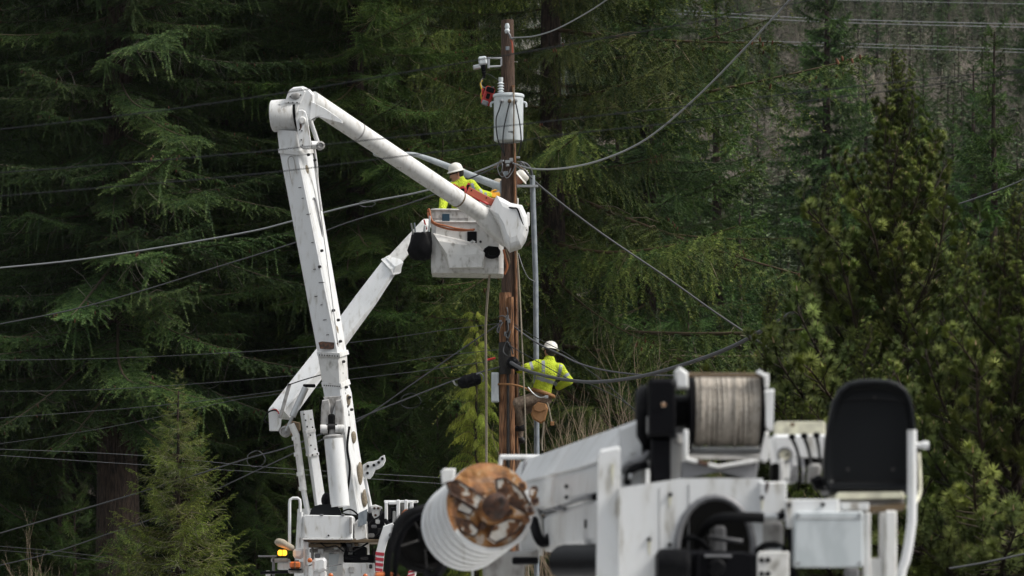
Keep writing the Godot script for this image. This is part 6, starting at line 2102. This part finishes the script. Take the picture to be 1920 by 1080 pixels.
# head: o centre of the skull, fw where the face looks, up the crown
func head_bones(o: Vector3, fw: Vector3, up: Vector3) -> Array:
	var s := fw.cross(up).normalized()
	var r := [
		[o + up * .02 - fw * .02, o + up * .02 + fw * .025, .083, .078, .02],
		[o - up * .03 + fw * .03, o - up * .075 + fw * .055, .062, .042, .03],
		[o + fw * .088 + up * .005, o + fw * .108 - up * .025, .010, .014, .012],
		[o + fw * .083 - up * .055 - s * .015, o + fw * .083 - up * .055 + s * .015, .009, .009, .008],
		[o + fw * .072 + up * .03 - s * .04, o + fw * .072 + up * .03 + s * .04, .014, .014, .015]]
	for k in [-1.0, 1.0]:
		r.append([o + s * k * .083 + up * .015, o + s * k * .083 - up * .025, .016, .011, .01])
	return r

func face(parent: Node3D, o: Vector3, fw: Vector3, up: Vector3) -> void:
	var s := fw.cross(up).normalized()
	var b := MB.new()
	head_bones(o, fw, up)
	for k in [-1.0, 1.0]:
		b.ball(o + fw * .083 + up * .008 + s * .032 * k, Vector3(.012, .010, .010), Basis(), 8)
	part("eyes", b, "hair", parent)
	b = MB.new()
	b.tube([o + fw * .092 - up * .053 - s * .02, o + fw * .097 - up * .052, o + fw * .092 - up * .053 + s * .02], .005, 6)
	part("mouth", b, "leather", parent)
	# sunglasses strap round the back of the head
	b = MB.new()
	var ring := []
	for i in 25:
		var q := TAU * i / 24.0
		ring.append(o + up * .022 + (fw * cos(q) * .104 + s * sin(q) * .090))
	b.tube(ring, .010, 6, false)
	part("strap", b, "black", parent)
	# hair below the helmet
	var f := Field.new(o - Vector3(.16, .16, .16), o + Vector3(.16, .16, .16), .011)
	f.bone(o + up * .02 - fw * .03, o + up * .02 - fw * .01, .087, .087, .02)
	f.bone(o - fw * .045 - up * .03, o - fw * .045 - up * .055, .06, .045, .03)
	b = MB.new()
	f.draw(b)
	part("hair", b, "hair", parent)

func helmet(parent: Node3D, o: Vector3, fw: Vector3, up: Vector3) -> void:
	var b := MB.new()
	var c := o + up * .045
	b.lathe(c, up, [Vector2(.10, .004), Vector2(.136, -.012), Vector2(.140, -.008), Vector2(.136, .0), Vector2(.112, .014), Vector2(.109, .045), Vector2(.099, .078), Vector2(.078, .104), Vector2(.043, .121), Vector2(0, .127)], 28, 1.0)
	var h := part("hard_hat", b, "helmet", parent)
	b = MB.new()
	var s := fw.cross(up).normalized()
	for k in [-.035, 0.0, .035]:
		var pts := []
		for i in 9:
			var q := lerpf(.35, PI - .35, i / 8.0)
			pts.append(c + s * k + fw * cos(q) * .106 * (1.0 - absf(k) * 2.0) + up * (sin(q) * .118 * (1.0 - absf(k) * 1.2) + .004))
		b.tube(pts, .008, 6)
	part("ridge", b, "helmet", h)

# a glove or hand: wrist, direction of the fingers, palm normal, curl 0..1
func hand_bones(w: Vector3, d: Vector3, n: Vector3, curl: float, mir := 1.0) -> Array:
	d = d.normalized()
	var s := d.cross(n).normalized() * mir
	n = s.cross(d).normalized() * mir
	var r := []
	var palm := w + d * .05
	for k in 4:
		var off := (k - 1.5) * .021
		r.append([w + s * off * .7, w + d * .088 + s * off, .017, .013, .012])
	var lens := [.066, .076, .071, .056]
	for k in 4:
		var off := (k - 1.5) * .021
		var p := w + d * .09 + s * off
		var a := curl * 1.1
		var dir := d * cos(a * .4) + n * sin(a * .4) + s * off * 1.2
		var l: float = lens[k]
		for j in 3:
			var e: Vector3 = p + (dir as Vector3).normalized() * l * [.45, .32, .23][j]
			r.append([p, e, .0105 - j * .0012, .0098 - j * .0014, .004])
			p = e
			var aa := a * (.4 + .45 * (j + 1))
			dir = d * cos(aa) + n * sin(aa) + s * off * 1.2
	var tb := w + d * .025 - s * .03
	var t1 := tb + (d * .7 - s * .65 + n * .25).normalized() * .045
	var t2 := t1 + (d * .9 - s * .25 + n * (.3 + curl * .4)).normalized() * .034
	var t3 := t2 + (d + n * (.2 + curl * .6)).normalized() * .024
	r.append([tb, t1, .016, .013, .008])
	r.append([t1, t2, .0125, .011, .004])
	r.append([t2, t3, .011, .009, .004])
	return r

func hand(parent: Node3D, called: String, m: String, w: Vector3, d: Vector3, n: Vector3, curl: float, mir := 1.0, grow := .0) -> void:
	var f := field_for_small(hand_bones(w, d, n, curl, mir), .0045, grow)
	var b := MB.new()
	f.draw(b)
	part(called, b, m, parent)

func field_for_small(bones: Array, cell: float, grow := 0.0) -> Field:
	var pts := []
	for e in bones:
		pts.append(e[0])
		pts.append(e[1])
	var bb := bounds(pts, .035 + grow)
	var fl := Field.new(bb[0], bb[1], cell)
	for e in bones:
		fl.bone(e[0], e[1], e[2] + grow, e[3] + grow, e[4])
	return fl

# a strip of tape or webbing lying on a clothed body: follows points, dropped onto the surface along dir
func strip(fl: Field, pts: Array, dir: Vector3, wide: float, lift := .004) -> MB:
	var b := MB.new()
	var cv := curve(pts, 7)
	var l := []
	var r := []
	for i in cv.size():
		var t: Vector3 = (cv[mini(i + 1, cv.size() - 1)] - cv[maxi(i - 1, 0)]).normalized()
		var s := t.cross(dir).normalized() * wide * .5
		for k in 2:
			var p: Vector3 = cv[i] + (s if k else -s)
			var q := p - dir * .35
			var hit := false
			for j in 90:
				var v := fl.at(q)
				if v < lift:
					hit = true
					break
				q += dir * clampf(v * .7, .003, .02)
			if not hit:
				q = Vector3.INF
			(r if k else l).append(q)
	for i in cv.size() - 1:
		if l[i] == Vector3.INF or r[i] == Vector3.INF or l[i + 1] == Vector3.INF or r[i + 1] == Vector3.INF:
			continue
		if (l[i] as Vector3).distance_to(l[i + 1]) > .1 or (r[i] as Vector3).distance_to(r[i + 1]) > .1:
			continue
		var n0 := fl.grad(l[i])
		var n1 := fl.grad(r[i])
		var n2 := fl.grad(l[i + 1])
		var n3 := fl.grad(r[i + 1])
		b.trin(l[i], r[i], r[i + 1], n0, n1, n3)
		b.trin(l[i], r[i + 1], l[i + 1], n0, n3, n2)
		# inner side, so that the tape has a thickness
		b.trin(l[i] - n0 * .003, r[i] - n1 * .003, r[i + 1] - n3 * .003, -n0, -n1, -n3)
		b.trin(l[i] - n0 * .003, r[i + 1] - n3 * .003, l[i + 1] - n2 * .003, -n0, -n3, -n2)
	return b

func make_person(label: String, j: Dictionary) -> Node3D:
	var t := thing("person", label, "person", j.base)
	var A := Vector3(1, 1, .72)
	var torso := [
		[j.pelvis, j.waist, .125, .115, .05, A], [j.waist, j.chest, .115, .145, .05, A], [j.chest, j.neck0, .145, .075, .05, A],
		[j.shl, j.shr, .062, .062, .05]]
	var arms := []
	for s in ["l", "r"]:
		arms.append([j["sh" + s], j["el" + s], .056, .043, .03])
		arms.append([j["el" + s], j["wr" + s], .043, .029, .02])
	var legs := []
	for s in ["l", "r"]:
		legs.append([j["hip" + s], j["kn" + s], .088, .058, .05])
		legs.append([j["kn" + s], j["an" + s], .056, .038, .03])
		legs.append([j["an" + s] + Vector3(0, -.03, 0), j["an" + s] + Vector3(0, -.05, 0) + (j["toe" + s] as Vector3) * .17, .042, .034, .03])
	var neck := [[j.neck0, j.head - (j.up as Vector3) * .06, .060, .055, .03]]
	# one continuous body
	var fb := field_for(torso + arms + legs + neck, .017)
	var hb := head_bones(j.head, j.face, j.up)
	var b := MB.new()
	fb.draw(b)
	var hf := Field.new((j.head as Vector3) - Vector3(.19, .21, .19), (j.head as Vector3) + Vector3(.19, .19, .19), .0075)
	for e in hb:
		hf.bone(e[0], e[1], e[2], e[3], e[4])
	hf.bone(j.neck0, j.head - (j.up as Vector3) * .06, .060, .055, .03)
	hf.draw(b)
	part("body", b, "skin", t)
	face(t, j.head, j.face, j.up)
	helmet(t, j.head, j.face, j.up)
	# trousers
	var ft := field_for([torso[0]] + legs.slice(0, 2) + legs.slice(3, 5), .017, .022)
	b = MB.new()
	ft.draw(b)
	part("trousers", b, "trouser", t)
	for s in ["l", "r"]:
		var a: Vector3 = j["an" + s]
		var fw: Vector3 = j["toe" + s]
		var bf := Field.new(a - Vector3(.34, .22, .34), a + Vector3(.34, .2, .34), .013)
		bf.bone(a + Vector3(0, .08, 0), a + Vector3(0, -.03, 0), .058, .056, .03)
		bf.bone(a + Vector3(0, -.05, 0) - fw * .05, a + Vector3(0, -.06, 0) + fw * .19, .048, .044, .03)
		b = MB.new()
		bf.draw(b)
		part("boot", b, "bolt_dark", t)
	# shirt with sleeves to the wrist
	var arm2 := []
	for e in arms:
		arm2.append([e[0], e[1], e[2] + .012, e[3] + .012, e[4]])
	for k in [1, 3]:
		var e: Array = arm2[k]
		e[1] = (e[0] as Vector3).lerp(e[1], .93)
	var fs := field_for(torso.slice(1) + [[j.pelvis.lerp(j.waist, .25), j.waist, .13, .12, .05, A]] + arm2, .014, .016)
	b = MB.new()
	fs.draw(b)
	var sh := part("shirt", b, j.shirt, t)
	sh.set_meta("field_made", true)
	t.set_meta("base", j.base)
	j["field"] = fs
	for s in ["l", "r"]:
		if j.has("hand" + s):
			var e: Array = j["hand" + s]
			var gl: String = j.get("glove", "glove")
			hand(t, "glove", gl, j["wr" + s], e[0], e[1], e[2], -1.0 if s == "l" else 1.0, .004)
			var cuff := MB.new()
			var wd: Vector3 = (j["wr" + s] - j["el" + s] as Vector3).normalized()
			cuff.tube([j["wr" + s] - wd * .07, j["wr" + s] - wd * .01, j["wr" + s] + wd * .025], [.052, .046, .036], 14)
			part("cuff", cuff, gl, t)
	return t

func make_people() -> void:
	# the climber, seen from behind
	var d := 59.85
	var j := {"base": P(975, 832, d - .0), "pelvis": P(1016, 742, d - .10), "waist": P(1017, 728, d - .13), "chest": P(1026, 698, d - .20), "neck0": P(1030, 676, d - .17),
		"head": P(1031.5, 660, d - .13), "face": Vector3(-.45, -.25, -.85).normalized(), "up": Vector3(.10, .98, -.15).normalized(),
		"shl": P(1009, 684, d - .19), "shr": P(1049, 691, d - .19), "ell": P(988, 690, d - .26), "wrl": P(972, 694, d - .06), "elr": P(1066, 714, d - .12), "wrr": P(1046, 726, d + .08),
		"hipl": P(1009, 746, d - .12), "hipr": P(1022, 748, d - .07), "knl": P(968, 756, d - .20), "knr": P(976, 772, d + .10), "anl": P(976, 797, d - .02), "anr": P(974, 820, d + .12),
		"toel": Vector3(-.8, 0, -.5).normalized(), "toer": Vector3(-.8, 0, -.4).normalized(), "shirt": "hi_vis", "glove": "black", "handl": [Vector3(-.8, .1, -.5), Vector3(0, -.2, -1), .6], "handr": [Vector3(-.8, .2, -.5), Vector3(0, -.2, -1), .6]}
	var t := make_person("lineman in a yellow high visibility shirt belted to the poles, seen from behind", j)
	var fs: Field = j.field
	var v := Vector3(0, 0, -1)
	for a in [[1018, 668, 1019, 690, 1018, 705, 1016, 716], [1052, 684, 1049, 700, 1044, 712, 1040, 722], [1000, 707, 1015, 711, 1030, 716, 1046, 719]]:
		part("reflective_tape", strip(fs, Q(a, d - .2), v, .050), "reflective", t)
	for a in [[994, 676, 996, 684, 999, 694], [1057, 708, 1063, 703, 1070, 700]]:
		part("reflective_tape", strip(fs, Q(a, d - .2), v, .045), "reflective", t)
	# belt, pouch, straps
	var b := MB.new()
	var ring := []
	for i in 25:
		var q := TAU * i / 24.0
		ring.append(P(1019, 737, d - .11) + Vector3(cos(q) * .158, -.055 * cos(q), sin(q) * .125))
	b.tube(ring, .032, 8, false)
	var belt := part("belt", b, "leather", t)
	part("pouch", plate([999, 762, 1008, 754, 1024, 757, 1028, 766, 1022, 789, 1014, 794, 1000, 786, 995, 777], d - .32, .12, .02), "leather", belt)
	part("pouch_flap", plate([1001, 761, 1008, 754, 1023, 757, 1024, 768, 1012, 773, 1001, 769], d - .335, .03, .008), "leather", belt)
	part("tool_strap", pipe([1026, 755, d - .28, 1030, 770, d - .28, 1033, 785, d - .28, 1035, 792, d - .28], .013), "rope_line", belt)
	part("strap_end", bx(1032, 790, 1039, 798, d - .3, .05, .01), "leather", belt)
	part("tool_strap", pipe([1018, 780, d - .2, 1019, 800, d - .2, 1016, 830, d - .2, 1017, 845, d - .2], .014), "rope_line", belt)
	part("tool_strap", pipe([990, 726, d - .3, 1000, 738, d - .32, 1012, 745, d - .33, 1024, 744, d - .33], .011), "steel", belt)
	part("buckle", bx(1021, 741, 1028, 747, d - .33, .03, .005), "steel", belt)
	part("pole_strap", pipe([1003, 740, d - .2, 985, 728, d - .3, 965, 722, d - .38, 940, 720, d - .32, 930, 722, d - .05, 940, 722, d + .2], .016), "leather", belt)
	# the man in the bucket
	d = 58.42
	j = {"base": P(862, 506, d), "pelvis": P(863, 421, d), "waist": P(863, 403, d), "chest": P(866, 364, d - .04), "neck0": P(861, 338, d - .06),
		"head": P(856, 326, d - .08), "face": Vector3(-.82, -.30, .25).normalized(), "up": Vector3(-.22, .95, .12).normalized(),
		"shl": P(847, 352, d - .08), "shr": P(883, 347, d - .04), "ell": P(833, 375, d - .12), "wrl": P(829, 394, d - .3), "elr": P(899, 363, d - .02), "wrr": P(917, 366, d + .18),
		"hipl": P(857, 426, d), "hipr": P(869, 426, d), "knl": P(856, 465, d - .05), "knr": P(870, 465, d - .04), "anl": P(857, 497, d), "anr": P(870, 497, d),
		"toel": Vector3(-.5, 0, -.8).normalized(), "toer": Vector3(.3, 0, -.9).normalized(), "shirt": "hi_vis", "handr": [Vector3(1, .02, -.25), Vector3(0, .3, 1), .25], "handl": [Vector3(-.1, -1, .1), Vector3(.6, 0, 1), .5]}
	t = make_person("worker in the front bucket wearing a white hard hat and yellow gloves", j)
	fs = j.field
	for a in [[849, 344, 860, 352, 872, 363, 880, 375], [880, 341, 874, 352, 868, 365, 862, 379]]:
		part("harness_strap", strip(fs, Q(a, d - .3), v, .045, .006), "red_paint", t)
	part("harness_strap", strip(fs, Q([866, 347, 869, 357, 873, 369], d - .3), v, .07, .009), "red_paint", t)
	for a in [[884, 341, 888, 352, 891, 367], [846, 359, 843, 352, 841, 345]]:
		part("reflective_tape", strip(fs, Q(a, d - .3), v, .045), "reflective", t)
	for a in [[900, 351, 903, 359, 902, 371], [910, 357, 911, 365, 910, 374]]:
		part("reflective_tape", strip(fs, Q(a, d - .3), v, .035), "reflective", t)
	part("buckle", bx(864, 353, 871, 361, d - .22, .04, .01), "black", t)
	# the man behind the pole
	d = 61.1
	j = {"base": P(938, 488, d), "pelvis": P(937, 412, d), "waist": P(937, 396, d), "chest": P(942, 360, d - .08), "neck0": P(958, 340, d - .16),
		"head": P(972.5, 336, d - .24), "face": Vector3(-.35, -.72, .6).normalized(), "up": Vector3(.72, .62, .12).normalized(),
		"shl": P(933, 345, d - .05), "shr": P(958, 350, d - .1), "ell": P(938, 375, d - .35), "wrl": P(948, 352, d - .62), "elr": P(962, 378, d - .3), "wrr": P(960, 355, d - .6),
		"hipl": P(931, 416, d), "hipr": P(943, 416, d), "knl": P(931, 456, d - .03), "knr": P(944, 456, d - .03), "anl": P(931, 486, d + .03), "anr": P(944, 486, d + .03),
		"toel": Vector3(0, 0, 1), "toer": Vector3(.2, 0, .98).normalized(), "shirt": "duck_cloth", "handl": [Vector3(.2, .9, .2), Vector3(.5, 0, .8), .6], "handr": [Vector3(-.2, .9, .2), Vector3(-.5, 0, .8), .6]}
	make_person("worker in a tan jacket leaning out behind the tall pole, white hard hat tilted", j)

func _ready() -> void:
	var cam := Camera3D.new()
	cam.name = "camera"
	cam.position = Vector3(0, CY, 0)
	cam.projection = Camera3D.PROJECTION_FRUSTUM
	cam.near = .5
	cam.far = 1500.0
	cam.size = .075
	cam.frustum_offset = Vector2(0, .5 * (HZ - 540.0) / K)
	var lens := CameraAttributesPhysical.new()
	lens.frustum_focal_length = 135.0
	lens.frustum_near = .5
	lens.frustum_far = 1500.0
	lens.frustum_focus_distance = 59.0
	lens.exposure_aperture = 4.6
	cam.attributes = lens
	add_child(cam)
	cam.size = .075
	cam.frustum_offset = Vector2(0, .5 * (HZ - 540.0) / K)
	cam.current = true
	var env := Environment.new()
	env.background_mode = Environment.BG_SKY
	env.tonemap_mode = Environment.TONE_MAPPER_LINEAR
	env.tonemap_exposure = 2.6
	env.sdfgi_enabled = true
	env.ssao_enabled = true
	env.ssil_enabled = true
	env.fog_enabled = true
	env.fog_density = .00006
	env.fog_light_color = lin(.80, .86, .92)
	var pm := ProceduralSkyMaterial.new()
	pm.sky_top_color = lin(.92, .96, 1.0)
	pm.sky_horizon_color = lin(.40, .43, .46)
	pm.sky_curve = .35
	pm.sky_energy_multiplier = .60
	pm.ground_bottom_color = lin(.06, .06, .055)
	pm.ground_horizon_color = lin(.14, .14, .13)
	pm.sun_angle_max = 1.0
	var sky := Sky.new()
	sky.sky_material = pm
	env.sky = sky
	var we := WorldEnvironment.new()
	we.name = "world"
	we.environment = env
	add_child(we)
	var sun := DirectionalLight3D.new()
	sun.name = "sun"
	sun.light_energy = .46
	sun.light_color = Color(1, .985, .96)
	sun.light_angular_distance = 24.0
	sun.shadow_enabled = true
	add_child(sun)
	sun.look_at_from_position(Vector3(38, 40, 10), Vector3.ZERO)

	make_materials()
	build_sprays()
	make_setting()
	make_forest()
	make_poles()
	make_bucket_truck()
	make_far_truck()
	make_digger()
	make_people()
